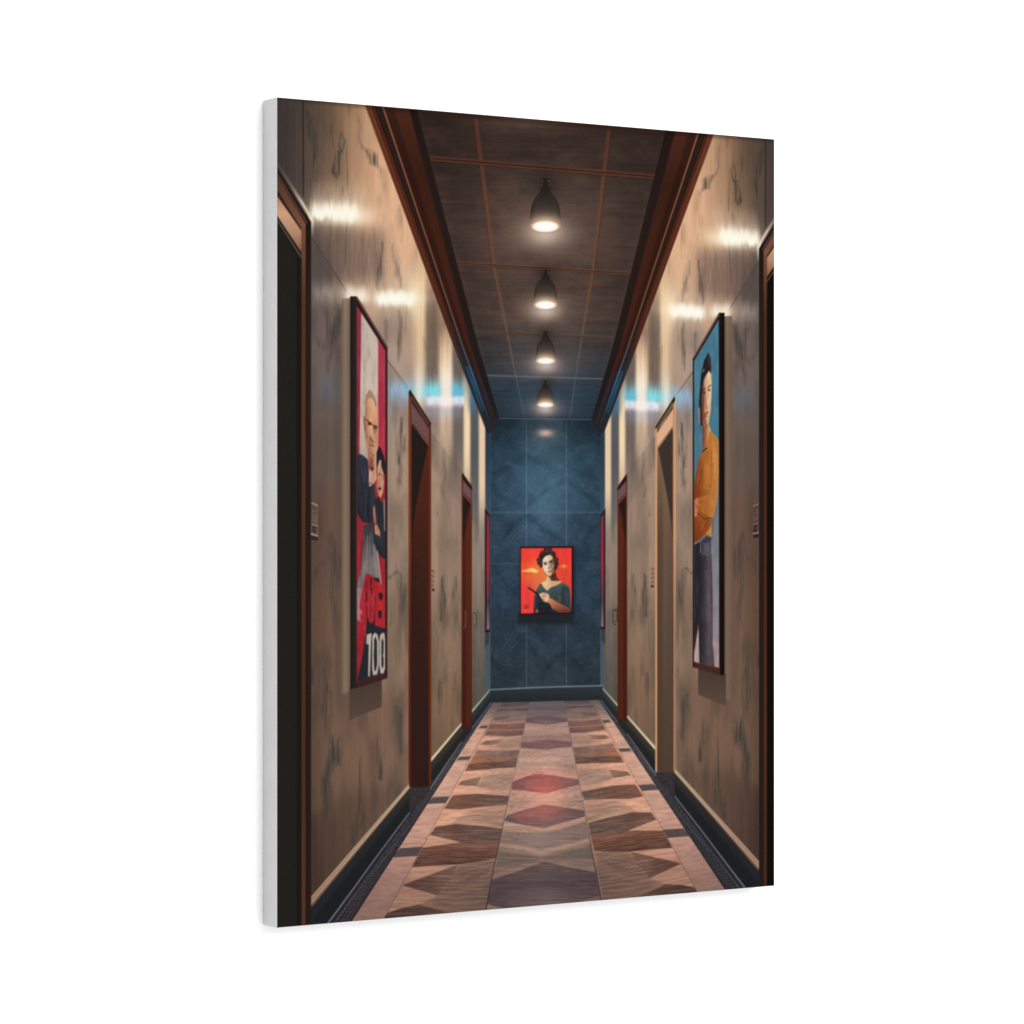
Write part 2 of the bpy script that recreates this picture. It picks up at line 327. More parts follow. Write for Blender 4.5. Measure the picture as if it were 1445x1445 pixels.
VE = [
 (z1, [(205, 90), (225, 180), (250, 300), (240, 400), (232, 520), (220, 640)], [1, 7, 5, 1, 1, 1.6], .75, 1.8),
 (z1, [(250, 170), (258, 260)], [1, 4], .5, 2),
 (z1, [(350, 40), (355, 260), (375, 390)], [.6, .8, 1.2], .7, 1.3),
 (z1, [(405, 240), (395, 300), (412, 340), (425, 280), (410, 240)], [1, 2, 2, 2, 1], .6, 1.6),
 (z1, [(400, 340), (385, 400), (360, 440), (385, 470), (395, 400)], [3, 5, 3, 4, 3], .55, 2.6),
 (z1, [(330, 560), (325, 650), (322, 720)], [.8, 1.4, .8], .4, 1.6),
 (z1, [(437, 260), (440, 600), (436, 800), (430, 980)], [.7, 1.2, 1.6, .8], .7, 1.4),
 (z1, [(405, 560), (410, 660)], [2.5, 1], .45, 2),
 (z1, [(505, 120), (510, 240), (540, 320), (580, 380), (615, 440)], [.6, 1, 2, 5, 3], .38, 2.4),
 (z1, [(570, 320), (600, 370), (575, 420)], [1, 4, 2], .28, 2.6),
 (z1, [(640, 850), (628, 960), (625, 1040), (615, 1110)], [.6, 1.6, 4, 1], .6, 1.8),
 (z1, [(700, 850), (708, 960), (725, 1040), (740, 1100)], [.8, 1.6, 4.5, 2], .6, 2.2),
 (z1, [(520, 760), (522, 980)], [.8, .8], .35, 1.4), (z1, [(605, 830), (600, 900)], [.7, 1.2], .35, 1.4),
 (z1, [(340, 760), (335, 900), (345, 1060)], [2, 3, 1], .30, 3), (z1, [(275, 850), (280, 1000)], [1, 2], .25, 3),
 (z1, [(395, 1190), (375, 1300), (340, 1440)], [1, 5, 7], .50, 3.5), (z1, [(320, 1240), (330, 1390)], [2, 4], .4, 3.5),
 (z1, [(750, 700), (745, 850)], [.6, .7], .4, 1.3), (z1, [(655, 1300), (660, 1400)], [2, 3], .35, 2.5),
 (z1, [(735, 1230), (745, 1330), (735, 1420)], [3, 4, 2], .45, 2.5), (z1, [(775, 1120), (775, 1360)], [.7, .8], .45, 1.3),
 (z1, [(855, 1360), (860, 1440)], [1.5, 2], .35, 1.8), (z1, [(830, 880), (850, 1080)], [.7, 1.2], .3, 1.6),
 (z3, [(400, 30), (370, 160), (345, 290), (330, 390)], [3, 6, 4, 1.5], .5, 3), (z3, [(270, 180), (300, 260)], [1.5, 2.5], .3, 3),
 (z3, [(735, 60), (740, 200), (730, 330)], [1.5, 3, 1], .42, 2), (z3, [(870, 190), (880, 240)], [1, 2.5], .4, 1.8),
 (z3, [(745, 640), (745, 760), (738, 840), (730, 900)], [1, 4, 5, 2], .5, 2.5), (z3, [(775, 730), (760, 830)], [1, 2], .35, 2),
 (z3, [(745, 900), (735, 1000)], [1, 3], .3, 2.5), (z3, [(690, 1180), (700, 1330)], [.8, .8], .3, 1.4),
 (z3, [(985, 830), (990, 960), (985, 1080)], [1, 3, 1.5], .42, 2.5), (z3, [(945, 1020), (950, 1200)], [1, 2], .3, 2.5),
 (z3, [(930, 240), (935, 340)], [2, 2], .3, 2.5), (z3, [(355, 1280), (345, 1420)], [1.5, 3.5], .35, 3.5), (z3, [(425, 1050), (430, 1260)], [.7, .8], .3, 1.4),
 (z5, [(350, 60), (375, 180), (375, 300), (350, 420), (375, 540), (375, 640)], [2, 9, 7, 4, 6, 1.5], .46, 3.5),
 (z5, [(235, 330), (265, 250), (320, 210)], [1, 4, 1.5], .40, 3), (z5, [(240, 560), (255, 540)], [2, 2], .3, 3),
 (z5, [(245, 800), (240, 900)], [3, 3], .42, 3.5), (z5, [(315, 820), (325, 960), (320, 1090), (330, 1200)], [1, 6, 5, 1.5], .52, 3),
 (z5, [(380, 640), (372, 760), (378, 830)], [1.2, 1, 2], .4, 2), (z5, [(350, 1230), (370, 1300), (330, 1380), (315, 1445)], [3, 8, 6, 6], .46, 4),
 (z5, [(410, 1270), (385, 1340)], [1, 4], .4, 3), (z5, [(440, 1160), (450, 1200)], [1, 1.5], .3, 2),
 (z5, [(680, 300), (735, 280), (755, 420), (745, 540), (735, 690)], [1.5, 2, 5, 3, 1], .48, 2.2), (z5, [(690, 500), (685, 560)], [1.5, 2], .3, 2),
 (z5, [(720, 1030), (735, 1080), (738, 1200), (745, 1300)], [2, 5, 3, 1.5], .5, 2.6), (z5, [(712, 1110), (700, 1130)], [2, 1], .4, 2),
 (z5, [(560, 1130), (565, 1260)], [.8, 1], .3, 1.6), (z5, [(610, 1200), (615, 1330), (625, 1440)], [1, 3, 4], .42, 2.4), (z5, [(655, 1260), (630, 1400)], [1, 2], .36, 2),
 (z5, [(510, 1330), (512, 1445)], [1, 2], .35, 2.4),
 (z5, [(980, 290), (985, 420), (975, 540)], [1.5, 4, 1.5], .45, 2.4), (z5, [(1045, 290), (1045, 400), (1035, 520)], [1, 3, 1.5], .42, 2), (z5, [(940, 500), (945, 530)], [1, 2], .35, 2),
 (z5, [(965, 860), (968, 960), (965, 1080)], [1.5, 4, 1], .5, 2), (z5, [(1055, 830), (1045, 950)], [1.2, 1.6], .4, 1.8), (z5, [(1010, 840), (980, 880)], [1, 1.5], .3, 1.6), (z5, [(955, 630), (950, 760)], [1, 1.5], .32, 1.8),
 (z5, [(1185, 760), (1190, 860)], [1, 1.5], .35, 1.6),
 (z7, [(395, 310), (345, 420), (320, 520), (315, 660), (320, 780)], [2, 7, 7, 5, 1.5], .46, 3.5), (z7, [(350, 320), (370, 400)], [2, 4], .4, 3),
 (z7, [(510, 400), (512, 560), (515, 680), (490, 800), (475, 880)], [1, 4, 6, 8, 4], .48, 3.2), (z7, [(530, 700), (535, 830)], [2, 2], .4, 2.5),
 (z7, [(610, 400), (622, 520), (640, 380)], [1.5, 3.5, 1], .42, 2.4), (z7, [(672, 540), (670, 690)], [1, 1.5], .36, 2), (z7, [(445, 420), (430, 600)], [.8, 1], .28, 2),
 (z7, [(375, 740), (380, 900)], [.8, 1], .28, 2), (z7, [(300, 860), (290, 1060)], [.8, 1], .25, 2), (z7, [(590, 560), (585, 680)], [.8, 1], .3, 1.8),
]
for fn, pts, w, a, sf in VE: vein(fn, pts, w, a, sf)
contrast(F, WALL, 1.06, .5, (.985, .968, .965))
# panel seams
line(F, z1((190, 40), (190, 590)), 1.6, (36, 30, 29), a=.9)
seam = [(440.5, 336.3), (494, 420), (547.4, 509.7), (577, 550), (608, 612), (651.5, 668), (684, 716)]
line(F, seam[:4], [1.3, 1.3, 1.2, 1.1], (58, 48, 44), a=.8)
line(F, seam[3:], [1.0, .8, .7, .6], (84, 70, 62), a=.5)
# slightly duller stone below the seam
poly(F, seam + [(684, 760), (440, 420)], (70, 66, 66), a=.16, soft=8)

# tall streaks of lamp light raking down the far stone
streak = lambda x, y: .55 + .6 * fbm(x * .6, y * .01, 2)
boxglow(F, 585, 600, 372, 545, (16, 9), (70, 120), (250, 216, 168), .8, tex=streak)
boxglow(F, 601, 618, 420, 540, (8, 12), (60, 40), (98, 84, 74), .6)
boxglow(F, 620, 637.5, 478, 610, (9, 8), (50, 150), (255, 220, 178), .85, tex=streak)
boxglow(F, 639, 653, 480, 660, (5, 5), (40, 110), (86, 80, 78), .6)
boxglow(F, 654.5, 663.5, 545, 690, (5, 5), (60, 130), (255, 226, 180), .92)
boxglow(F, 664.5, 675, 560, 700, (5, 5), (60, 120), (80, 84, 90), .75)
boxglow(F, 675.5, 684.5, 575, 735, (5, 3), (30, 110), (244, 212, 175), .92)
boxglow(F, 552, 574, 330, 520, 18, (90, 160), (238, 200, 166), .28)
# first glossy reflection
spk = lambda x, y: np.clip(.5 + .95 * fbm(x * .45, y * .03, 3), 0, 1.15)
boxglow(F, 436, 508, 286, 312, (10, 26), (30, 24), (255, 236, 200), .8, tex=spk, jit=6)
boxglow(F, 440, 505, 292, 308, (10, 16), (26, 12), (255, 250, 226), .95, tex=spk, jit=6)
glow(F, 488, 306, 16, 8, (255, 248, 222), .9, mode='n')
glow(F, 515, 304, 14, 9, (255, 226, 188), .55, mode='n')
boxglow(F, 440, 520, 262, 292, 16, 30, (222, 190, 160), .28, tex=spk, jit=6)
boxglow(F, 440, 503, 292, 307, (8, 14), (20, 10), (255, 252, 234), .8, jit=7)
# second
boxglow(F, 530, 586, 413, 428, (16, 10), (20, 16), (255, 247, 222), .95, tex=spk, jit=6)
boxglow(F, 486, 520, 406, 426, (16, 20), (24, 18), (255, 240, 210), .72, tex=spk, jit=6)
glow(F, 562, 421, 20, 6, (255, 252, 235), .9, mode='n')
glow(F, 583, 419, 8, 22, (255, 236, 196), .7, mode='n')
boxglow(F, 532, 584, 414, 427, (12, 8), (16, 10), (255, 252, 234), .75, jit=5)
boxglow(F, 488, 516, 408, 424, (12, 14), (20, 12), (255, 248, 224), .6, jit=5)
boxglow(F, 440, 490, 404, 424, 22, 30, (220, 205, 190), .36, tex=spk, jit=6)
boxglow(F, 440, 545, 325, 395, 30, 30, (80, 68, 68), .42, tex=spk)
boxglow(F, 530, 578, 440, 480, 24, 26, (96, 84, 80), .25, tex=spk)
glow(F, 472, 299, 34, 22, (255, 226, 190), .2)
glow(F, 552, 420, 34, 20, (255, 226, 190), .2)
# cold blue reflection
spb = lambda x, y: np.clip(.35 + 1.1 * fbm(x * .5, y * .04, 3), 0, 1.1)
boxglow(F, 548, 582, 540, 562, (20, 12), (26, 40), (150, 196, 232), .8, tex=spb, jit=6)
boxglow(F, 573, 656, 538, 562, (14, 6), (30, 18), (134, 210, 230), .75, tex=spb, jit=6)
boxglow(F, 598, 622, 545, 560, 8, (20, 10), (128, 230, 238), .75, tex=spb, jit=6)
boxglow(F, 637, 653, 546, 562, 4, (16, 6), (98, 186, 218), .8, tex=spb, jit=6)
boxglow(F, 600, 655, 559, 573, (12, 4), (8, 12), (238, 242, 252), .9, tex=lambda x, y: .82 + .2 * noise(x * .3, y * .1), jit=1.5)
boxglow(F, 586, 596, 520, 575, 14, (50, 30), (250, 240, 228), .75)
boxglow(F, 622, 637, 515, 580, 10, (50, 40), (255, 240, 226), .8)
boxglow(F, 604, 652, 574, 590, 14, (8, 24), (160, 170, 205), .35)
boxglow(F, 660, 675, 535, 580, 8, 26, (70, 118, 148), .6)
glow(F, 461, 550, 15, 17, (100, 114, 134), .3, mode='n')
glow(F, 461, 545, 4, 10, (88, 106, 138), .28, mode='n')
glow(F, 476, 552, 6, 14, (112, 122, 140), .22, mode='n')
boxglow(F, 440, 480, 574, 600, 10, 40, (120, 106, 104), .25)
# corner shade against the end wall
boxglow(F, 685.5, 695, 600, 980, (4, 3), 20, VG((600, (34, 50, 63)), (690, (50, 72, 90)), (760, (58, 78, 95)), (960, (72, 86, 96))), .9)
CLIP[0] = None

# ==================================================================
# CORNICE BEAM
# ==================================================================
near = [(505, 124), (592, 124)]
N0, N1 = (514.5, 147.4), (588.5, 156.0)        # wall edge / ceiling edge, close
M0, M1 = (640.0, 488.0), (675.0, 489.5)
E0, E1 = (685.5, 603.5), (704.5, 590.0)        # far end
def bl(f, lev):
    a, b = ((N0, N1), (M0, M1), (E0, E1))[lev]
    return (a[0] + (b[0] - a[0]) * f, a[1] + (b[1] - a[1]) * f)
def up(p, q, k=.12): return (p[0] - (q[0] - p[0]) * k, p[1] - (q[1] - p[1]) * k)
def band(f0, f1, col, a=1, soft=1.4, g=None, tex=None):
    f0 = f0 if isinstance(f0, tuple) else (f0,) * 3; f1 = f1 if isinstance(f1, tuple) else (f1,) * 3
    A = [bl(f0[i], i) for i in range(3)]; B = [bl(f1[i], i) for i in range(3)]
    A = [up(A[0], A[1])] + A; B = [up(B[0], B[1])] + B
    poly(F, A + B[::-1], col, a=a, soft=soft, tex=tex)
BEAM = [up(N0, M0), M0, E0, (692.5, 611), (700, 604), E1, M1, up(N1, M1)]
poly(F, BEAM, VG((150, (58, 30, 22)), (350, (62, 30, 22)), (480, (56, 34, 30)), (560, (34, 34, 46)), (600, (44, 28, 24))))
band(.00, (.10, .12, .12), VG((150, (118, 66, 44)), (330, (96, 52, 35)), (470, (82, 45, 31)), (540, (40, 52, 66)), (600, (52, 36, 32))))
band((.035, .04, .05), (.06, .07, .08), VG((150, (62, 30, 20)), (480, (48, 28, 22)), (560, (20, 34, 46))), a=.8)
band((.10, .12, .12), (.20, .24, .22), VG((150, (76, 36, 24)), (420, (84, 38, 24)), (500, (50, 34, 32)), (560, (26, 52, 70)), (600, (40, 30, 28))))
carve = lambda x, y: .55 + .45 * np.sin(y * 1.05 + x * .9) * np.interp(y, [150, 330, 430], [1, .8, .1])
band((.18, .22, .22), (.33, .34, .34), VG((150, (30, 23, 21)), (430, (36, 26, 23)), (520, (26, 38, 50)), (600, (34, 27, 26))))
band((.21, .25, .25), (.30, .31, .31), VG((150, (74, 46, 36)), (430, (60, 40, 34)), (560, (40, 60, 76))), a=.55, tex=carve)
band((.325, .335, .33), (.365, .39, .39), VG((150, (150, 92, 62)), (330, (138, 86, 60)), (450, (128, 84, 64)), (520, (84, 108, 122)), (560, (46, 104, 130)), (600, (54, 44, 42))))
band((.365, .39, .39), (.85, .70, .74), LG((560, 200), (50, 26, 19), (640, 330), (70, 36, 24)))
band((.365, .39, .39), (.85, .70, .74), VG((150, (86, 48, 33)), (240, (58, 31, 22)), (430, (64, 33, 24)), (490, (58, 31, 27)), (535, (44, 40, 54)), (565, (36, 40, 56)), (585, (42, 29, 30)), (606, (36, 25, 23))), a=.66)
band((.36, .39, .39), (.55, .55, .55), (24, 14, 12), a=.35, soft=5)
band((.85, .70, .74), 1.0, VG((150, (36, 24, 22)), (300, (38, 27, 25)), (480, (36, 28, 26)), (600, (30, 26, 26))))
# blue glints on the far mouldings
line(F, z3((1118, 350), (1150, 440), (1205, 600)), [1.4, 2.0, .8], (40, 112, 146), a=.8, soft=1.6)
line(F, z3((1135, 345), (1165, 440), (1215, 590)), [.8, 1.4, .6], (74, 150, 176), a=.75, soft=1.2)
line(F, z3((1150, 370), (1180, 470), (1220, 590)), [2, 2.4, 1], (30, 62, 96), a=.6, soft=2.2)
line(F, z3((1170, 560), (1225, 680), (1250, 722)), [1.2, 1.2, .8], (84, 52, 40), a=.35)
poly(F, BEAM, (36, 50, 62), a=.5, soft=2, tex=lambda x, y: np.clip((y - 548) / 60, 0, 1))
# top edge shadow
poly(P, [(385, 120), (1100, 180), (1100, 200), (940, 189), (590, 160), (385, 138)], (20, 14, 12), a=.35, soft=8)

# ==================================================================
# FLOOR
# ==================================================================
FLO = [(430, 1345), (463.5, 1302), (693.4, 990), (773, 986), (773, 1345)]
poly(F, FLO, (48, 48, 58))
# wooden tile field
FIELD = [(500, 1345), (542, 1296), (706.5, 990), (775, 984), (775, 1345)]
zA, zB, zC = zoom(490, 1130, 5.161), zoom(660, 1040, 5.779), zoom(620, 970, 4.817)
fieldcol = RBF([(700, 1000, (134, 110, 106)), (750, 1000, (134, 112, 108)), (690, 1040, (180, 142, 124)), (750, 1040, (158, 130, 120)),
                (660, 1080, (198, 154, 130)), (720, 1080, (180, 144, 126)), (640, 1120, (200, 156, 132)), (700, 1130, (180, 146, 126)),
                (620, 1170, (192, 150, 128)), (690, 1180, (162, 134, 116)), (590, 1220, (178, 139, 119)), (660, 1240, (138, 114, 100)),
                (560, 1280, (160, 125, 108)), (640, 1290, (130, 105, 93))], 34, 34)
poly(F, FIELD, fieldcol)
def swirl(x, y, f=1.0, ph=0.0):
    """long wavy wood figure that runs across the corridor and tightens with distance"""
    d = np.maximum(y - 935, 40) / 300.0
    w = fbm(x * .012 / d ** .5 + ph, y * .012 / d + ph, 3) * 14
    q = (y + (x - 700) * .10 * np.sin(y * .035 + ph)) / d * .22 * f + w
    return .5 + .5 * np.sin(q)
def gr(x, y):       # fine grain, 0..1, dark where high
    a = swirl(x, y, 2.6, 1.0) ** 3 * .5 + swirl(x, y, 1.3, 5.0) ** 4 * .4
    return np.clip(a * (.35 + 1.1 * fbm(x * .03 + 9, y * .05, 2)), 0, 1)
def tile(fn, pts, c, a=.96, soft=1.4, S=F):
    poly(S, fn(*pts), c, a=a, soft=soft)
def HX(fn, *st):    # horizontal stops given in a zoom frame
    return HG(*[(fn((a, 0))[0][0], c) for a, c in st])
CLIP[0] = FIELD
# greyer runs of timber
tile(zA, [(655, 695), (760, 560), (830, 475), (1085, 425), (1062, 575), (860, 640), (740, 690)], HX(zA, (680, (126, 101, 91)), (880, (132, 109, 98)), (1070, (122, 102, 93))), .95, 7)
tile(zA, [(540, 760), (700, 700), (880, 650), (1060, 585), (1012, 800), (740, 820)], HX(zA, (560, (142, 114, 100)), (900, (124, 104, 92)), (1040, (112, 96, 88))), .9, 5)
tile(zA, [(640, 150), (860, 110), (1160, 60), (1140, 200), (800, 172), (690, 178)], HX(zA, (680, (176, 142, 122)), (900, (160, 133, 117)), (1150, (150, 126, 112))), .85, 6)
line(F, zA((650, 190), (800, 165), (1140, 200)), [2, 3, 2], (190, 152, 130), a=.6, soft=4)
tile(zC, [(240, 680), (300, 610), (500, 560), (495, 690), (380, 700)], (150, 128, 116), .9, 6)
tile(zC, [(380, 400), (420, 365), (560, 340), (552, 410), (430, 425)], (146, 122, 112), .85, 5)
tile(zC, [(440, 235), (470, 200), (590, 190), (585, 235)], (142, 118, 110), .8, 4)
# pale wedges between the inlays
for pts, c in (([(430, 560), (475, 487), (800, 468), (640, 530), (470, 592)], (186, 146, 126)), ([(285, 825), (345, 720), (402, 622), (520, 655), (660, 693), (530, 757), (400, 785)], (178, 140, 121)),
               ([(575, 255), (640, 150), (760, 100), (920, 70), (820, 120), (760, 170), (640, 195)], (204, 162, 139))):
    poly(F, zA(*pts), c, a=.92, soft=2.5)
for pts in ([(60, 735), (122, 668), (245, 675), (330, 700), (300, 735)], [(125, 668), (172, 573), (260, 567), (330, 560), (285, 608), (150, 640)], [(210, 520), (275, 392), (340, 398), (330, 430), (255, 428)], [(282, 388), (305, 332), (380, 336), (430, 350), (310, 366)]):
    poly(F, zC(*pts), (204, 162, 140), a=.7, soft=3)
# inlays, nearest first
tile(zA, [(262, 870), (285, 825), (400, 785), (525, 760), (745, 819), (700, 900), (262, 900)], HX(zA, (270, (84, 63, 57)), (520, (94, 73, 65)), (740, (112, 90, 80))))
tile(zA, [(400, 620), (470, 590), (640, 530), (800, 470), (770, 545), (655, 692), (520, 655)], HX(zA, (400, (96, 69, 62)), (600, (106, 80, 71)), (780, (124, 100, 89))), .96, 1.6)
tile(zA, [(472, 486), (545, 345), (820, 306), (1118, 290), (1086, 422), (960, 445), (800, 468), (600, 478)], VG((1188, (112, 84, 75)), (1200, (114, 77, 63)), (1212, (98, 68, 57)), (1224, (86, 60, 51))))
tile(zA, [(603, 252), (640, 192), (790, 172), (960, 185), (1132, 206), (1116, 292), (960, 302), (820, 306)], HX(zA, (610, (106, 80, 70)), (850, (98, 77, 71)), (1120, (86, 76, 77))))
tile(zA, [(548, 332), (600, 255), (822, 304), (700, 320)], (186, 147, 126), .95, 1.2)
tile(z7, [(990, 690), (1038, 614), (1180, 604), (1362, 618), (1345, 668), (1230, 676), (1080, 694)], HX(z7, (1000, (116, 82, 70)), (1180, (104, 77, 69)), (1350, (94, 80, 79))))
tile(zC, [(122, 668), (150, 640), (285, 610), (262, 655), (245, 672)], HX(zC, (125, (112, 86, 76)), (270, (128, 106, 96))), .95, 1.6)
tile(zC, [(172, 572), (202, 520), (330, 505), (530, 495), (520, 545), (400, 552), (260, 566)], HX(zC, (180, (112, 76, 62)), (330, (98, 74, 66)), (525, (94, 76, 73))))
tile(zC, [(202, 522), (238, 462), (380, 458), (538, 462), (530, 500), (330, 508)], HX(zC, (210, (164, 104, 76)), (330, (136, 98, 82)), (535, (114, 95, 91))), .92, 2.5)
tile(zC, [(238, 462), (255, 425), (400, 432), (546, 428), (540, 466), (380, 462)], HX(zC, (240, (140, 112, 98)), (400, (120, 102, 98)), (540, (106, 94, 96))), .9, 2)
line(F, zC((210, 505), (330, 512), (525, 500)), [1, 1.4, 1], (150, 112, 94), a=.5, soft=2)
tile(zC, [(275, 390), (310, 366), (430, 352), (400, 385), (340, 396)], HX(zC, (280, (120, 92, 82)), (420, (136, 114, 104))), .92, 1.8)
tile(zC, [(305, 330), (322, 300), (450, 296), (578, 290), (570, 326), (450, 338), (380, 332)], HX(zC, (310, (112, 84, 76)), (570, (104, 85, 84))), .94, 1.8)
tile(zC, [(326, 290), (346, 250), (450, 252), (582, 242), (578, 282), (450, 290)], HX(zC, (330, (122, 92, 82)), (575, (112, 88, 84))), .9, 2.2)
tile(zC, [(362, 222), (378, 206), (480, 196), (470, 214), (400, 224)], (118, 96, 92), .88, 1.6)
tile(zC, [(390, 166), (402, 150), (500, 150), (602, 140), (600, 166), (500, 160)], (108, 88, 86), .9, 1.6)
tile(zC, [(408, 136), (430, 104), (520, 106), (612, 92), (608, 128), (500, 134)], (106, 88, 88), .85, 2)
# soft feathered smears that lap over the inlays
for a, b, w, c, al in (((380, 500), (560, 470), 2, (160, 126, 108), .3), ((300, 420), (540, 415), 1.6, (188, 152, 134), .5), ((330, 340), (560, 335), 1.6, (186, 150, 132), .5),
                       ((340, 246), (580, 238), 1.4, (176, 142, 128), .5), ((300, 600), (500, 560), 2.0, (176, 144, 128), .5), ((180, 590), (500, 580), 2.4, (198, 158, 136), .45)):
    line(F, zC(a, b), w, c, a=al, soft=3)
ffull = (495, 980, 775, 1345)
fade = lambda y: np.interp(y, [990, 1040, 1120, 1200], [.25, .5, .8, 1])
paint(F, ffull, lambda x, y: gr(x, y) * .22 * fade(y), (66, 50, 46))
paint(F, ffull, lambda x, y: np.clip(swirl(x, y, 1.9, 3.0) ** 5 * fbm(x * .03 + 3, y * .06, 2) * .3 * fade(y), 0, 1), (226, 186, 160))
paint(F, ffull, lambda x, y: np.clip(fbm(x * .045, y * .55, 3) * 2.4 - .95, 0, 1) * .22, (84, 66, 60))
paint(F, ffull, lambda x, y: np.clip(fbm(x * .04 + 31, y * .5, 3) * 2.4 - 1.15, 0, 1) * .18, (230, 188, 162))
# knotty figure in the grey timber
for k, (cx, cy, sc) in enumerate((((850, 575, 1.0)), ((960, 530, .7)))):
    for r in (6, 12, 19, 27):
        pts = [zA((cx + math.cos(t) * r * 5.2 * sc - r * 1.0, cy + math.sin(t) * r * 1.7 * sc - math.cos(t) * r * 1.1))[0] for t in np.linspace(-.6 + .2 * k, 3.9, 14)]
        line(F, pts, .8, (84, 66, 60), a=.42, soft=1.6)
for pts in ([(700, 660), (820, 640), (940, 600), (1060, 580)], [(720, 540), (900, 490), (1070, 450)], [(700, 600), (780, 560), (880, 520), (1060, 480)], [(640, 740), (800, 700), (1040, 640)], [(760, 780), (900, 740), (1020, 720)],
            [(840, 100), (980, 70), (1150, 50)], [(760, 130), (940, 110), (1140, 120)], [(900, 140), (1040, 150), (1130, 180)]):
    line(F, zA(*pts), .8, (88, 70, 63), a=.4, soft=1.8)
CLIP[0] = None

contrast(F, FIELD, 1.34, .46, (1.045, .985, .955))
# light border planks
bord = [(478, 1345), (496.5, 1300), (695.5, 991), (707, 990), (542, 1296), (522, 1345)]
poly(F, bord, VG((990, (128, 106, 104)), (1010, (178, 140, 122)), (1040, (214, 166, 143)), (1100, (218, 171, 148)), (1180, (204, 157, 138)), (1230, (186, 143, 127)), (1300, (166, 127, 113))))
poly(F, bord, (120, 88, 78), a=.35, tex=lambda x, y: np.clip(fbm(x * .07, y * .6, 3) * 2.4 - .9, 0, 1))
for pts in ([(868, 905), (740, 914), (690, 968), (838, 958)], [(1022, 619), (925, 626), (885, 664), (998, 658)], [(1143, 391), (1078, 396), (1058, 416), (1132, 412)],
            [(1240, 217), (1200, 219), (1183, 234), (1230, 233)]):
    poly(F, z7(*pts), (74, 66, 68), a=.95)
    poly(F, z7(*pts), (110, 96, 96), a=.4, tex=lambda x, y: np.clip(noise(x * .9, y * .9) * 2 - 1, 0, 1))
for a, b in (([(890, 862), (868, 905)], .9), ([(838, 958), (690, 1230)], .9), ([(690, 1230), (645, 1320)], .9), ([(998, 658), (940, 772)], .9), ([(940, 772), (890, 862)], .9), ([(1132, 412), (1060, 545)], .8), ([(1060, 545), (1022, 619)], .8), ([(1230, 233), (1143, 391)], .7)):
    line(F, z7(*a), b, (112, 84, 74), a=.6)
for a in ([(560, 1205), (690, 1213)], [(790, 850), (880, 855)], [(810, 770), (940, 772)], [(720, 985), (700, 1030)], [(600, 1095), (690, 1100)]):
    line(F, z7(*a), .7, (140, 104, 92), a=.45)

# mosaic border strip
mos = [(444, 1345), (464, 1302.5), (693.5, 990.5), (696.2, 990.5), (496.5, 1300), (470, 1345)]
poly(F, mos, VG((990, (62, 68, 76)), (1060, (56, 53, 58)), (1140, (44, 42, 46)), (1300, (30, 31, 38))))
CLIP[0] = mos
def edge(f, y):       # x position across the strip
    a = 463.5 + (y - 1302.5) * (693.5 - 463.5) / (990.5 - 1302.5)
    b = 496.5 + (y - 1300) * (696.0 - 496.5) / (990.5 - 1300)
    return a + (b - a) * f
def dots(x, y):
    a = edge(0, y); b = edge(1, y)
    f = (x - a) / np.maximum(b - a, .5)
    depth = 40000.0 / np.maximum(y - 880, 30)
    s = np.sin(depth * 5.4) * .5 + .5
    r = np.exp(-((f - .30) / .05) ** 2) + .8 * np.exp(-((f - .50) / .05) ** 2) + .7 * np.exp(-((f - .66) / .05) ** 2) + .6 * np.exp(-((f - .82) / .05) ** 2)
    fade = np.interp(y, [1020, 1090, 1200], [.35, .7, 1])
    return np.clip(r * (.25 + .75 * s) * fade * (.55 + .6 * noise(x * .8, y * .8)), 0, 1) * .75
paint(F, (460, 985, 700, 1345), dots, (122, 116, 122))
paint(F, (460, 985, 700, 1345), lambda x, y: np.clip(noise(x * .9 + y * .7, y * .9 - x * .5) * 2 - 1.05, 0, 1) * .5, (112, 104, 104))
paint(F, (460, 985, 700, 1345), lambda x, y: np.clip(noise(x * .8 + y * .6 + 50, y * .8 - x * .6) * 2 - 1.05, 0, 1) * .5, (20, 19, 22))
CLIP[0] = None
line(F, z7((330, 1342), (470, 1150), (790, 715)), [1.8, 1.5, 1.2], (134, 134, 146), a=.8, soft=1.6)
line(F, z7((930, 545), (1085, 310)), [1.0, 1.0], (120, 122, 136), a=.6, soft=1.4)
line(F, z7((1150, 228), (1255, 88)), [.9, .8], (120, 124, 138), a=.6, soft=1.4)

# centre column
CC = [(683, 1292), (685.5, 1284), (713, 1149), (741, 1022), (748.5, 987), (795.5, 987), (802, 1022), (826, 1149), (849, 1276), (851, 1290)]
poly(P, CC, RBF([(770, 995, (128, 110, 108)), (770, 1010, (140, 116, 112)), (770, 1028, (170, 136, 126)), (770, 1045, (150, 122, 116)), (770, 1064, (180, 146, 132)), (770, 1080, (196, 154, 138)),
                 (735, 1080, (168, 138, 124)), (805, 1080, (166, 136, 124)), (768, 1095, (204, 146, 130)), (768, 1125, (210, 158, 138)), (728, 1128, (172, 138, 122)), (817, 1124, (170, 136, 122)),
                 (768, 1150, (186, 148, 130)), (725, 1170, (170, 138, 122)), (822, 1160, (166, 134, 118)), (765, 1190, (140, 120, 112)), (712, 1200, (140, 116, 104)), (828, 1195, (136, 114, 102)),
                 (765, 1240, (120, 102, 98)), (765, 1285, (132, 106, 94))], 24, 10))
CLIP[0] = CC
def cpoly(pts, c, a=.95, soft=1.5): poly(P, zB(*pts), c, a=a, soft=soft)
def chex(pts, l, m, r, a=.95, soft=1.4, fn=zB):
    xs = [p[0] for p in pts]
    poly(P, fn(*pts), HX(fn, (min(xs), l), (.5 * (min(xs) + max(xs)), m), (max(xs), r)), a=a, soft=soft)
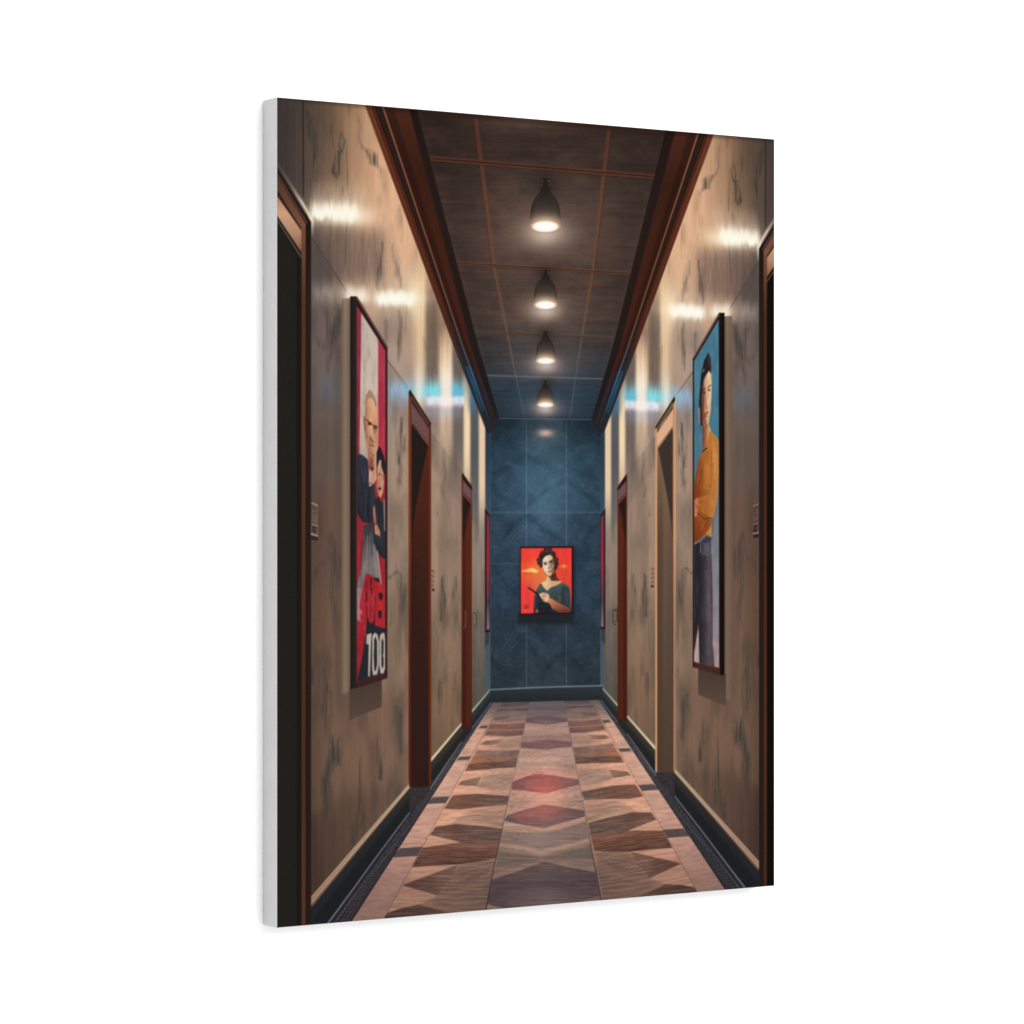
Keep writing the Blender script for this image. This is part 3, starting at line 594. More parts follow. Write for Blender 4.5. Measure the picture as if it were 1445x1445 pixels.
# grey bow ties and pale chevrons between the inlays
cpoly([(282, 765), (620, 800), (965, 690), (990, 845), (800, 890), (620, 920), (440, 890), (255, 885)], HX(zB, (260, (132, 113, 104)), (620, (138, 120, 115)), (980, (122, 106, 99))), .9, 3)
line(P, zB((300, 705), (450, 720), (622, 764), (800, 720), (960, 655)), [4, 5, 5, 5, 4], (186, 150, 130), a=.75, soft=4)
line(P, zB((250, 880), (440, 905), (600, 950), (780, 900), (990, 845)), [4, 6, 7, 6, 4], (178, 147, 125), a=.85, soft=5)
cpoly([(245, 940), (420, 960), (600, 985), (820, 940), (1005, 880), (1025, 995), (820, 1000), (620, 1005), (420, 1030), (235, 1065)], HX(zB, (240, (112, 99, 92)), (620, (124, 109, 101)), (1010, (104, 94, 89))), .92, 2.5)
line(P, zB((210, 1140), (400, 1085), (622, 1012), (830, 1055), (1030, 1095)), [8, 7, 3, 6, 6], (160, 130, 112), a=.75, soft=4)
chex([(190, 1172), (400, 1102), (625, 1020), (820, 1065), (1038, 1105), (1082, 1290), (940, 1342), (610, 1400), (290, 1402), (155, 1362)], (90, 76, 80), (104, 90, 92), (88, 75, 81))
poly(P, zB((230, 1190), (620, 1160), (1040, 1140), (1060, 1250), (620, 1260), (220, 1300)), (76, 66, 76), a=.55, soft=12)
glow(P, 766, 1266, 34, 14, (140, 122, 122), .4, mode='n')
cpoly([(160, 1362), (300, 1402), (140, 1420)], (150, 120, 104), .8, 2)
chex([(298, 688), (320, 642), (470, 595), (625, 555), (790, 578), (950, 600), (956, 652), (800, 694), (625, 746), (460, 722)], (92, 74, 80), (146, 94, 90), (90, 76, 83))
poly(P, zB((350, 640), (620, 556), (800, 590), (640, 650), (420, 690)), (186, 96, 90), a=.42, soft=9)
poly(P, zB((420, 700), (640, 660), (820, 650), (640, 740)), (112, 92, 98), a=.5, soft=7)
chex([(358, 432), (366, 368), (480, 322), (560, 300), (640, 306), (780, 330), (902, 346), (912, 392), (780, 422), (640, 463), (480, 442)], (106, 78, 82), (168, 84, 82), (112, 82, 87))
poly(P, zB((470, 400), (640, 420), (760, 400), (640, 460)), (206, 110, 98), a=.45, soft=7)
line(P, zB((350, 500), (500, 478), (640, 490), (800, 470), (925, 450)), [3, 4, 5, 4, 3], (204, 158, 136), a=.55, soft=5)
line(P, zB((330, 590), (480, 545), (640, 500), (780, 530), (940, 580)), [3, 3, 3, 3, 3], (198, 152, 132), a=.45, soft=4)
cpoly([(345, 510), (560, 520), (350, 590)], (152, 126, 114), .6, 5); cpoly([(930, 470), (720, 520), (945, 590)], (148, 124, 112), .6, 5)
line(P, zB((380, 285), (560, 292), (640, 298), (760, 290), (895, 320)), [3, 3, 3, 3, 3], (206, 140, 124), a=.5, soft=4)
line(P, zB((395, 235), (640, 222), (880, 235)), [3, 4, 3], (150, 126, 118), a=.5, soft=4)
line(P, zB((400, 180), (640, 192), (870, 175)), [2, 3, 2], (214, 172, 150), a=.5, soft=4)
line(P, zB((420, 130), (640, 146), (860, 125)), [2, 3, 2], (146, 124, 116), a=.45, soft=4)
chex([(432, 92), (440, 50), (560, 34), (640, 26), (740, 34), (846, 46), (850, 80), (740, 92), (640, 108), (540, 98)], (112, 86, 90), (128, 94, 96), (110, 86, 91))
line(P, zB((440, 50), (640, 34), (846, 46)), [2, 3, 2], (132, 84, 86), a=.7, soft=3)
chex([(588, 243), (595, 206), (730, 190), (866, 206), (869, 236), (735, 256)], (108, 86, 92), (116, 92, 98), (106, 86, 92), fn=zC)
line(P, zC((600, 188), (730, 176), (862, 186)), [2.5, 3, 2.5], (136, 102, 100), a=.7, soft=3)
line(P, zC((605, 152), (730, 146), (860, 150)), [1.5, 2, 1.5], (112, 94, 94), a=.7, soft=2.5)
line(P, zC((560, 345), (730, 335), (895, 350)), [2, 2.5, 2], (140, 104, 100), a=.5, soft=3)
line(P, zC((575, 285), (730, 270), (880, 290)), [1.5, 2, 1.5], (186, 152, 138), a=.5, soft=3)
line(P, zC((608, 115), (730, 120), (855, 112)), [1.5, 2, 1.5], (158, 132, 124), a=.5, soft=2.5)
cfull = (680, 980, 855, 1295)
def cgr(x, y):     # bent, mirrored grain
    d = np.maximum(y - 935, 40) / 300.0
    ax = np.abs(x - 768)
    q = (y + ax * .22 * np.sin(y * .06 / np.maximum(d, .3))) / d * .55 + fbm(ax * .02, y * .02 / d, 3) * 12
    return (.5 + .5 * np.sin(q)) ** 3 * (.3 + 1.1 * fbm(x * .03, y * .06 + 4, 2))
paint(P, cfull, lambda x, y: np.clip(cgr(x, y) * .26, 0, 1) * fade(y), (70, 54, 54))
paint(P, cfull, lambda x, y: np.clip(fbm(x * .045 + 7, y * .55, 3) * 2.4 - .95, 0, 1) * .2, (84, 66, 62))
paint(P, cfull, lambda x, y: np.clip(fbm(x * .04 + 47, y * .5, 3) * 2.4 - 1.15, 0, 1) * .16, (232, 190, 166))
glow(P, 764, 1115, 32, 16, (236, 120, 104), .14, mode='n')
CLIP[0] = None
contrast(P, CC, 1.22, .47, (1.01, .995, .985))
for pts in ([(685.2, 1286), (697, 1224), (713, 1149), (741, 1022), (748.4, 988)], [(849.5, 1276), (838, 1215), (826, 1149), (802, 1022), (795.8, 987)]):
    line(P, pts, [1.5, 1.4, .9, .6, .5], VG((990, (116, 98, 96)), (1100, (104, 84, 80)), (1180, (56, 48, 50)), (1280, (42, 37, 40))), a=.85, soft=1.3)
# soft floor light
glow(P, 768, 1110, 110, 60, (255, 200, 170), .07, mode='n')
poly(P, [(690, 984), (853, 980), (880, 1010), (668, 1014)], (52, 62, 72), a=.35, soft=24)
boxglow(P, 470, 1075, 1225, 1320, 40, (90, 10), (70, 56, 56), .22)

# ==================================================================
# SKIRTING
# ==================================================================
SK = [(430, 1280), (439, 1272.7), (691.4, 974), (693.5, 991), (463.5, 1303), (430, 1350)]
poly(F, SK, VG((975, (50, 58, 62)), (1040, (58, 54, 46)), (1100, (54, 50, 44)), (1180, (42, 42, 42)), (1290, (36, 38, 41))))
poly(F, [(439, 1300), (693.4, 982), (693.4, 992), (463, 1306)], (26, 29, 33), a=.65, soft=8)
line(F, [(438, 1274), (520, 1177), (577, 1110), (608, 1073), (651, 1022), (691, 974.5)], [9.5, 5.6, 4.2, 3.6, 2.4, 1.6], VG((972, (150, 160, 158)), (1010, (214, 200, 172)), (1080, (220, 200, 164)), (1130, (206, 178, 146)), (1270, (172, 136, 114))), soft=1.6)
line(F, [(438, 1272), (520, 1176), (577, 1109)], [1.0, .8, .6], (92, 72, 60), a=.75)
line(F, [(437, 1281), (520, 1181.5), (577, 1113.5)], [3.2, 1.8, 1], (108, 82, 70), a=.8, soft=2)
thr = z7((797, 566), (905, 566), (908, 590), (850, 655), (792, 716))
poly(F, thr, (50, 45, 46), soft=2)
poly(F, thr, (104, 98, 100), a=.5, tex=lambda x, y: np.clip(noise(x * 1.1 + y * .9, y * 1.1 - x * .6) * 2 - 1.0, 0, 1))
# bright metal trim at the foot of the skirting, and a second bead beside it
line(F, z7((330, 1340), (470, 1150), (600, 970), (792, 714)), [2.0, 1.6, 1.4, 1.2], VG((1140, (150, 152, 164)), (1300, (132, 134, 146))), a=.85, soft=1.5)
line(F, z7((365, 1335), (500, 1158), (640, 985), (800, 780)), [1.0, .9, .8, .7], (120, 118, 126), a=.55, soft=1.4, tex=lambda x, y: .35 + .65 * (np.sin(y * 2.1) > -.2))
line(F, z7((912, 575), (1000, 440), (1088, 312)), [1.2, 1.1, 1.0], (142, 146, 158), a=.75, soft=1.4)
line(F, z7((935, 560), (1070, 360)), [.9, .8], (104, 104, 112), a=.5, soft=1.3)
line(F, z7((1148, 232), (1258, 84)), [1.0, .8], (132, 138, 150), a=.7, soft=1.3)
# end wall skirting
poly(P, [(691, 973), (850.5, 968), (851, 988), (693.5, 992)], LG((770, 970), (46, 53, 58), (770, 991), (36, 40, 44)))
line(P, [(691, 973.6), (770, 970), (850.5, 967.8)], 1.8, (120, 138, 150), a=.9, soft=1.3)
line(P, [(693.5, 990.6), (850, 986)], 1.4, (34, 42, 52), a=.7, soft=2)

# ==================================================================
# DOORWAYS
# ==================================================================
# nearest doorway, cut by the edge of the sheet
for S, blk, brn in ((FL, (34, 33, 30), (84, 52, 37)), (FR, (16, 14, 11), (72, 42, 29))):
    D1 = [(380, 220), (391, 237), (438.3, 313), (438.3, 1345), (380, 1345)]
    line(S, [(391, 230), (432, 296), (440, 312), (440, 330)], [3, 4, 4, 2], VG((236, (78, 76, 80)), (262, (120, 108, 100)), (285, (235, 215, 185)), (310, (250, 235, 205)), (330, (150, 130, 112))), a=.85, soft=3)
    poly(S, D1, (40, 28, 25))
    poly(S, [(431, 300), (438.3, 313), (438.3, 1345), (431, 1345)], VG((300, (30, 23, 21)), (420, (42, 30, 27)), (1300, (38, 29, 27))))
    line(S, [(389, 243), (432.5, 314)], [1.2, 1.2], (120, 92, 80), a=.8)                        # thin light arris
    poly(S, [(385, 240), (391, 249), (431, 316), (431, 322), (424, 322), (391, 268), (385, 260)], LG((391, 255), (86, 56, 46), (428, 320), (122, 80, 60)))
    poly(S, [(385, 268), (391, 277), (425.8, 327), (425.8, 357), (391, 305), (385, 296)], VG((268, (158, 114, 92)), (300, (206, 160, 128)), (330, (176, 132, 104)), (358, (120, 84, 66))))
    line(S, [(391, 272), (427, 326)], 2.0, (58, 36, 30), a=.7)
    poly(S, [(424.5, 318), (431.2, 318), (431.2, 1345), (424.5, 1345)], VG((318, (118, 76, 56)), (420, brn), (560, brn), (700, brn), (1100, (78, 46, 33)), (1200, brn), (1345, brn)))
    line(S, [(431.2, 318), (431.2, 1345)], .9, (22, 16, 15), a=.9)
    poly(S, [(380, 288), (391, 305), (424.8, 358), (424.8, 1345), (380, 1345)], blk)
    line(S, [(391, 311), (424, 362)], [1.2, 1.2], (150, 120, 100), a=.8)
    line(S, [(391, 314.5), (423.5, 365)], [1.4, 1.4], (18, 15, 14), a=.9)
    poly(S, [(380, 300), (391, 316), (422, 364), (422, 1345), (380, 1345)], blk, soft=3)
    poly(S, [(418, 360), (424.5, 366), (424.5, 1345), (418, 1345)], (20, 17, 15), a=.5, soft=5)
# second doorway: left red-brown, right tan
def door2(S, stile, stile_lo, lintel, inside, jamb_hi, jamb_lo, dark_tri, rim, right_stile):
    p = lambda *q: z3(*q)
    ZZ = zoom(560, 530, 9.03)
    line(S, [(577.5, 552), (606.5, 600)], 3, (120, 160, 170), a=.35, soft=4)
    poly(S, [(576, 553), (578.5, 549.5), (608, 598), (608, 1109), (577, 1111.5), (576, 1100)], VG((550, stile), (760, stile), (900, stile_lo), (1110, stile_lo)))
    poly(S, ZZ((160, 175), (435, 605), (430, 640), (410, 660), (150, 230)), (36, 27, 25))
    line(S, ZZ((190, 270), (410, 620)), .9, rim, a=.8)
    poly(S, ZZ((182, 310), (412, 680), (405, 880), (190, 590)), lintel)
    poly(S, ZZ((182, 300), (260, 430), (330, 560), (412, 670), (412, 690), (182, 345)), (36, 26, 24), a=.8, soft=1.6)
    line(S, ZZ((190, 612), (405, 893)), 1.8, rim)
    line(S, ZZ((190, 598), (405, 878)), .9, (58, 28, 22), a=.8)
    poly(S, [(581, 600), (605, 629), (604.8, 1110), (581, 1111)], VG((600, jamb_hi), (760, jamb_lo), (1110, inside)))
    poly(S, [(581, 597), (603.5, 628.5), (588, 706), (583, 738), (581, 760)], dark_tri, soft=2.2)
    poly(S, [(580, 700), (584, 705), (600, 1110), (580, 1111)], dark_tri, a=.18, soft=8)
    poly(S, [(605, 598), (608, 599), (608, 1108), (605, 1109)], right_stile, a=.85)
    line(S, [(576.6, 556), (576.6, 1110)], 1.1, rim, a=.4 if S is FR else .18)
    line(S, [(580.6, 600), (580.6, 1110)], 1.2, (30, 16, 13), a=.6)
door2(FL, (112, 54, 34), (84, 33, 22), VG((560, (104, 82, 88)), (620, (112, 74, 70))), (44, 28, 25), (90, 42, 28), (66, 34, 26), (36, 29, 27), (176, 128, 98), (92, 39, 24))
door2(FR, (196, 142, 104), (126, 96, 76), VG((560, (214, 170, 136)), (620, (222, 174, 136))), (84, 64, 52), (130, 104, 84), (108, 84, 68), (62, 50, 44), (240, 196, 156), (206, 152, 110))
# darker lower jamb on the left door
boxglow(FL, 581, 599, 860, 1112, (1, 6), (200, 1), (50, 29, 26), .75)
boxglow(FR, 596, 605, 700, 1110, (5, 1), (140, 1), (72, 56, 46), .55)
line(FR, [(606.8, 600), (606.8, 1105)], 1.2, (212, 158, 114), a=.7)
line(FR, [(578.6, 600), (578.6, 1109)], 1.3, (206, 152, 110), a=.65)
line(FL, [(606.8, 600), (606.8, 1106)], 1.2, (108, 50, 32), a=.6)
# third doorway
def door3(S, right):
    poly(S, [(651.2, 669), (652.8, 667), (665.8, 686), (665.8, 1024), (653, 1030.5), (651.2, 1028)], VG((668, (86, 42, 29)), (800, (86, 37, 25)), (1030, (68, 30, 21))))
    poly(S, z3((1093, 955), (1147, 1030), (1147, 1050), (1093, 985)), (42, 26, 24))
    poly(S, z3((1096, 995), (1143, 1052), (1143, 1108), (1096, 1060)), (108, 80, 86))
    line(S, z3((1096, 1072), (1143, 1122)), 1.1, (150, 92, 74), a=.8)
    poly(S, z3((1097, 1080), (1140, 1128), (1120, 1250), (1103, 1330), (1097, 1345)), (40, 26, 24), soft=2)
    poly(S, [(653.2, 760), (656, 740), (659, 1027), (653.2, 1030)], (60, 28, 22), a=.6, soft=3)
    poly(S, [(657, 730), (664.5, 712), (664.5, 1024), (657, 1027)], (88, 42, 29), a=.5, soft=3)
door3(FL, False); door3(FR, True)
# red narrow portraits near the far corner
for S in (FL, FR):
    poly(S, [(684, 717.5), (691.4, 727), (691.4, 892), (684, 893)], (38, 24, 26))
    poly(S, [(685.8, 724), (690.6, 730), (690.6, 888), (685.8, 889)], VG((722, (96, 60, 70)), (750, (146, 46, 62)), (800, (158, 46, 56)), (838, (96, 52, 60)), (850, (62, 50, 58)), (889, (122, 112, 122))))
    poly(S, [(685.4, 724), (687, 726), (686.8, 889), (685.4, 889)], (60, 30, 36), a=.8)
    poly(S, [(687.2, 800), (688.4, 840), (690, 889), (688.4, 889)], (150, 112, 122), a=.5)
    poly(S, [(684, 893), (690, 892), (690, 908), (684, 915)], (44, 44, 46), a=.6, soft=3)

# ==================================================================
# SMALL FITTINGS
# ==================================================================
q = zoom(425, 690, 14.45)
poly(P, q((200, 960), (330, 975), (330, 1060), (200, 1040)), (38, 29, 26), a=.75, soft=2)
poly(P, q((210, 275), (330, 335), (330, 970), (195, 925)), (112, 94, 82), a=.9)
line(P, q((215, 285), (325, 340)), 1.6, (168, 148, 136), a=.95)
line(P, q((200, 920), (325, 965)), 1.8, (176, 152, 140), a=.95)
line(P, q((215, 715), (320, 760)), 1.5, (158, 138, 126), a=.9)
for a in ([(225, 350), (310, 395)], [(225, 400), (300, 445)], [(240, 480), (300, 510)], [(220, 680), (300, 715)]):
    line(P, q(*a), 1.5, (64, 48, 42), a=.85)
poly(P, q((220, 745), (305, 780), (295, 915), (220, 880)), (48, 36, 31))
line(P, q((245, 800), (285, 815), (250, 850), (285, 865)), 1.0, (122, 102, 90), a=.8)
line(P, q((240, 530), (235, 620)), .9, (84, 68, 60), a=.7); line(P, q((270, 520), (262, 600), (300, 610)), .9, (84, 68, 60), a=.7)
q = zoom(1040, 690, 14.45)
poly(P, q((345, 925), (450, 925), (440, 985), (350, 1000)), (34, 22, 19), a=.8, soft=2)
poly(P, q((335, 350), (435, 300), (435, 890), (335, 925)), (96, 78, 68), a=.9)
line(P, q((340, 350), (435, 305)), 1.4, (138, 118, 108), a=.95)
line(P, q((338, 915), (435, 885)), 1.7, (150, 130, 120), a=.95)
line(P, q((340, 725), (430, 680)), 1.3, (132, 112, 102), a=.9)
for a in ([(350, 395), (425, 365)], [(350, 460), (385, 435)], [(355, 540), (400, 520)], [(355, 690), (420, 655)]):
    line(P, q(*a), 1.4, (50, 34, 29), a=.85)
poly(P, q((345, 755), (415, 725), (415, 860), (350, 890)), (44, 27, 23))
line(P, q((365, 780), (400, 770), (370, 820), (405, 810)), .9, (108, 88, 78), a=.8)
# door plates by the second doors
for fn, pts in ((z5, [(918, 255), (932, 262), (930, 340), (918, 340)]),):
    poly(P, fn(*pts), (150, 112, 84), a=.7)
for yy in (262, 290, 318, 340):
    line(P, z5((919, yy), (931, yy + 8)), 1.0, (66, 44, 34), a=.85)
ell(P, *z5((928, 372))[0], 1.9, 1.9, (52, 36, 30))
line(P, z5((922, 345), (924, 380)), 1.0, (96, 70, 56), a=.8)
poly(P, z6((721, 240), (735, 234), (735, 330), (721, 335)), (150, 116, 90), a=.7)
for yy in (250, 275, 300, 325):
    line(P, z6((721, yy + 6), (734, yy)), 1.0, (62, 44, 34), a=.85)
ell(P, *z6((726, 350))[0], 2.2, 1.6, (48, 34, 28))
# pulls
line(P, z5((1157, 500), (1172, 504), (1172, 570), (1157, 574), (1157, 500)), .9, (58, 44, 36), a=.9)
line(P, z5((1160, 508), (1160, 568)), .8, (196, 168, 140), a=.6)
line(P, z5((1105, 490), (1112, 500), (1110, 575), (1101, 588)), 1.0, (156, 116, 88), a=.7)
ell(P, *z5((1166, 588))[0], 1.2, .8, (52, 40, 34))
line(P, z6((504, 485), (524, 478), (524, 548), (504, 556), (504, 485)), .9, (54, 42, 34), a=.9)
line(P, z6((529, 462), (529, 552)), 1.0, (60, 44, 36), a=.9)
ell(P, *z6((514, 568))[0], 1.1, .9, (50, 38, 32)); ell(P, *z6((515, 488))[0], 1.1, .9, (50, 38, 32))

def painterly(bb, k=1.0):
    paint(P, bb, lambda x, y: np.clip(fbm(x * .22, y * .05, 3) * 2.4 - .95, 0, 1) * .15 * k, (40, 30, 30))
    paint(P, bb, lambda x, y: np.clip(fbm(x * .2 + 20, y * .045 + 5, 3) * 2.4 - 1.1, 0, 1) * .07 * k, (250, 226, 204))

# ==================================================================
# LEFT FRAMED PORTRAIT: two men, red and white ground
# ==================================================================
poly(P, [(482, 421), (496, 420), (496, 975), (481.5, 980)], HG((481, (118, 98, 82)), (487, (142, 118, 98)), (495, (100, 82, 70))), a=.85, soft=1.6)
boxglow(P, 470, 482, 425, 1000, 14, 30, (80, 68, 62), .3)
poly(P, z5((452, 925), (636, 880), (636, 1035), (450, 1112)), LG((520, 965), (70, 57, 50), (520, 1012), (84, 69, 59)), a=.92, soft=1.8)
FRM = [(493.7, 418), (503, 418), (546.6, 489), (546.2, 957), (502.8, 971.5), (494, 972)]
poly(P, FRM, (42, 31, 28))
poly(P, [(493.7, 418), (502.6, 418), (502.8, 971.5), (494, 972.5)], HG((493, (28, 25, 23)), (499, (38, 34, 31)), (503, (48, 36, 32))))
line(P, [(503.4, 420), (546, 489.5)], 2.6, (92, 66, 54)); line(P, [(503.4, 419), (546.2, 488)], .9, (134, 102, 84), a=.8)
poly(P, [(502.6, 962), (546.2, 949), (546.2, 957.5), (502.6, 972)], (62, 36, 33))
PIC = [(503.2, 432), (544.2, 496), (543.6, 950), (503.2, 963)]
poly(P, PIC, (150, 40, 52)); CLIP[0] = PIC
p4 = zoom(480, 400, 4.817); pa = zoom(495, 530, 10.32); pb = zoom(495, 640, 7.225); pc = zoom(495, 830, 10.32)
SOFT[0] = 1.45
# background bands
poly(P, [(500, 420), (509.5, 430), (508, 560), (506.5, 650), (500, 660)], VG((440, (150, 48, 66)), (560, (140, 48, 66)), (660, (136, 44, 58))))
poly(P, [(509.5, 430), (533.5, 470), (533, 650), (506.5, 650), (507.5, 590)], VG((440, (196, 180, 168)), (560, (204, 186, 170)), (650, (186, 166, 152))))
poly(P, [(532.8, 470), (546, 480), (546, 680), (532.8, 660)], VG((480, (166, 52, 74)), (640, (188, 52, 76))))
line(P, [(533, 484), (533, 640)], .9, (236, 176, 176), a=.55)
poly(P, [(500, 650), (546, 650), (546, 850), (500, 850)], VG((650, (150, 44, 56)), (800, (160, 40, 50))), a=1)
# second man (dark hair, behind shoulder)
poly(P, pa((370, 1120), (400, 1030), (430, 1045), (480, 1180), (500, 1300), (495, 1445), (360, 1445)), (36, 33, 36))
poly(P, pa((415, 1225), (440, 1240), (440, 1330), (480, 1445), (375, 1445), (385, 1330)), (210, 158, 130))
poly(P, pb((270, 170), (300, 150), (320, 190), (335, 300), (325, 400), (300, 455), (280, 430), (262, 340)), (206, 146, 116))
poly(P, pb((268, 180), (290, 300), (285, 440), (262, 380)), (150, 92, 72), a=.5, soft=2)
ell(P, *pb((293, 358))[0], 2.0, 2.2, (70, 32, 28)); line(P, pb((285, 200), (310, 225)), 1.1, (82, 50, 42)); line(P, pb((300, 260), (312, 262)), .9, (110, 64, 50), a=.7)
line(P, pb((270, 225), (285, 215)), 1, (80, 48, 40))
poly(P, pb((250, 460), (285, 440), (310, 500), (345, 480), (352, 800), (352, 1085), (285, 1040), (215, 880), (225, 640)), VG((700, (40, 42, 48)), (760, (46, 48, 56)), (790, (34, 38, 46))))
poly(P, pb((330, 480), (345, 470), (350, 790), (338, 790)), (176, 150, 138), a=.75)
# first man: suit
poly(P, pa((85, 1160), (130, 1140), (175, 1180), (230, 1250), (260, 1445), (85, 1445)), (44, 48, 60))
poly(P, pb((55, 30), (110, 10), (170, 60), (185, 300), (240, 320), (250, 480), (215, 720), (120, 700), (55, 600)), VG((640, (46, 50, 62)), (690, (44, 47, 57)), (740, (36, 37, 44))))
line(P, pb((150, 380), (145, 640)), 1.6, (72, 76, 88), a=.6, soft=3); line(P, pb((185, 350), (170, 640)), 1.2, (24, 26, 32), a=.7, soft=2)
line(P, pb((105, 140), (135, 290)), 1.2, (76, 80, 94), a=.6, soft=2); line(P, pb((225, 330), (210, 560)), 1.0, (70, 74, 84), a=.5, soft=2)
# head and neck
poly(P, pa((250, 1080), (360, 1050), (372, 1380), (330, 1445), (270, 1445), (245, 1200)), HG((519, (150, 96, 74)), (526, (176, 116, 90)), (531, (222, 170, 138))))
poly(P, pb((185, 160), (255, 170), (262, 250), (245, 290), (215, 320), (190, 290)), HG((520, (226, 182, 156)), (527, (196, 142, 116)), (531, (214, 162, 134))))
poly(P, pa((270, 1200), (320, 1180), (325, 1370), (290, 1400), (265, 1330)), (122, 68, 52), a=.7, soft=2.5)
poly(P, pa((205, 400), (225, 280), (262, 205), (310, 240), (355, 330), (385, 520), (398, 700), (395, 900), (385, 1010), (345, 1140), (290, 1180), (245, 1090), (215, 950), (195, 800), (178, 640), (200, 600)),
     HG((514, (176, 116, 86)), (519, (214, 152, 116)), (526, (222, 168, 130)), (533, (214, 158, 118))))
poly(P, pa((205, 420), (225, 280), (262, 200), (310, 235), (355, 330), (365, 440), (330, 350), (270, 320), (230, 360)), (150, 124, 106), a=.8, soft=2.4)
line(P, pa((335, 330), (360, 440)), 1.1, (110, 92, 80), a=.7); line(P, pa((225, 280), (208, 420)), 1.0, (130, 108, 92), a=.7)
poly(P, pa((300, 520), (395, 700), (395, 900), (340, 1120), (320, 900), (330, 700)), (170, 108, 80), a=.3, soft=4)
poly(P, pa((215, 850), (290, 900), (330, 1060), (345, 1140), (290, 1180), (245, 1090)), (140, 92, 74), a=.4, soft=4)
poly(P, pa((185, 640), (235, 700), (240, 900), (225, 930), (198, 800)), (140, 82, 62), a=.45, soft=2.5)
line(P, pa((182, 600), (195, 600)), 1.0, (60, 40, 34)); line(P, pa((182, 640), (200, 800)), 1.0, (96, 56, 44), a=.6)
# glasses
line(P, pa((195, 625), (255, 670), (320, 725), (385, 745)), [1.0, 1.5, 1.5, 1.3], (52, 38, 34))
ell(P, *pa((270, 700))[0], 2.7, 2.6, (62, 42, 36), .9); ell(P, *pa((350, 755))[0], 2.6, 2.9, (66, 48, 38), .85)
line(P, pa((320, 770), (340, 840), (378, 770)), .9, (70, 52, 42), a=.7); line(P, pa((300, 720), (302, 770)), 1.1, (236, 196, 160), a=.8)
line(P, pa((305, 780), (320, 900), (325, 950)), 1.3, (236, 186, 146), a=.6, soft=2)
line(P, pa((280, 880), (290, 930), (325, 970)), [.8, 1.7, 1.6], (96, 48, 40), a=.9)
line(P, pa((285, 1010), (335, 1030)), 1.5, (110, 52, 44), a=.9); line(P, pa((275, 960), (270, 1010)), .9, (140, 84, 66), a=.7)
line(P, pa((290, 1140), (325, 1160)), 1.7, (104, 62, 50), a=.8); poly(P, pa((245, 1050), (290, 1080), (300, 1160), (260, 1130)), (128, 76, 60), a=.5, soft=2)
ell(P, *pa((305, 1360))[0], 2.4, 2.6, (70, 38, 32), .75)
line(P, pb((190, 170), (185, 290)), 1.2, (226, 214, 204), a=.8); poly(P, pb((185, 300), (205, 320), (205, 335), (185, 330)), (226, 196, 170))
# his arm and hand
poly(P, pb((225, 560), (240, 520), (250, 600), (262, 730), (245, 760), (228, 640)), HG((526, (206, 158, 134)), (530, (150, 90, 68))))
poly(P, pb((240, 745), (265, 725), (290, 790), (297, 845), (245, 820)), (204, 138, 104))
line(P, pb((258, 760), (285, 835)), .8, (130, 76, 58), a=.5)
line(P, pb((228, 720), (262, 715)), .9, (80, 48, 40), a=.7)
# grey shirt tails
poly(P, pb((120, 740), (220, 700), (225, 900), (265, 1000), (300, 1330), (235, 1285), (215, 1245), (150, 1225), (125, 1330), (110, 1445), (65, 1445), (65, 1340), (105, 1150), (130, 850)),
     VG((740, (52, 52, 58)), (770, (104, 100, 102)), (800, (126, 118, 116)), (840, (112, 104, 106))))
for a, b in (((150, 800), (140, 1100)), ((185, 780), (165, 1080)), ((205, 880), (215, 1050)), ((125, 900), (95, 1250))):
    line(P, pb(a, b), [2.0, .8], (44, 46, 56), a=.65, soft=2.5)
line(P, pb((170, 850), (155, 1180)), 1.6, (164, 156, 152), a=.5, soft=3); line(P, pb((235, 950), (260, 1250)), 1.6, (160, 150, 146), a=.45, soft=3)
line(P, pb((268, 1000), (290, 1200), (305, 1330)), 1.2, (222, 196, 188), a=.8)
poly(P, pb((230, 1265), (290, 1275), (297, 1325), (235, 1300)), (42, 34, 34))
# lower red panel + lettering
poly(P, pb((150, 1225), (215, 1245), (235, 1290), (300, 1330), (352, 1340), (352, 1460), (110, 1460)), (168, 36, 46))
poly(P, pc((160, 0), (500, 0), (500, 600), (340, 545), (230, 480), (215, 620), (100, 1300), (82, 1300), (82, 480), (130, 240)), VG((830, (176, 38, 48)), (890, (164, 38, 48)), (955, (134, 36, 46))))
poly(P, pc((82, 0), (165, 0), (120, 280), (170, 380), (125, 370), (140, 500), (110, 470), (95, 490), (82, 440)), HG((503, (150, 130, 132)), (509, (160, 118, 124))))
poly(P, pc((120, 280), (170, 390), (130, 370), (140, 505), (105, 440)), (206, 96, 112), a=.8)
# red letters: A W E 3 -- dark gaps between the strokes
gapc = (44, 22, 26)
poly(P, pc((225, 480), (245, 440), (270, 505), (300, 520), (345, 470), (345, 545), (500, 600), (500, 640), (220, 640)), (38, 38, 42))
poly(P, pc((205, 210), (222, 60), (240, 60), (232, 200)), gapc, a=.85); poly(P, pc((290, 0), (318, 0), (303, 110)), gapc, a=.9)
poly(P, pc((215, 240), (238, 300), (240, 470), (225, 480)), gapc, a=.5)
poly(P, pc((262, 250), (285, 260), (292, 440), (275, 440)), gapc, a=.3); poly(P, pc((345, 120), (360, 120), (350, 500), (334, 500)), gapc, a=.65)
poly(P, pb((190, 1265), (215, 1260), (208, 1400), (196, 1400)), gapc, a=.6); poly(P, pb((150, 1330), (165, 1290), (160, 1445), (145, 1445)), gapc, a=.45)
poly(P, pc((365, 0), (495, 0), (495, 590), (345, 545)), (184, 40, 44), a=.8)
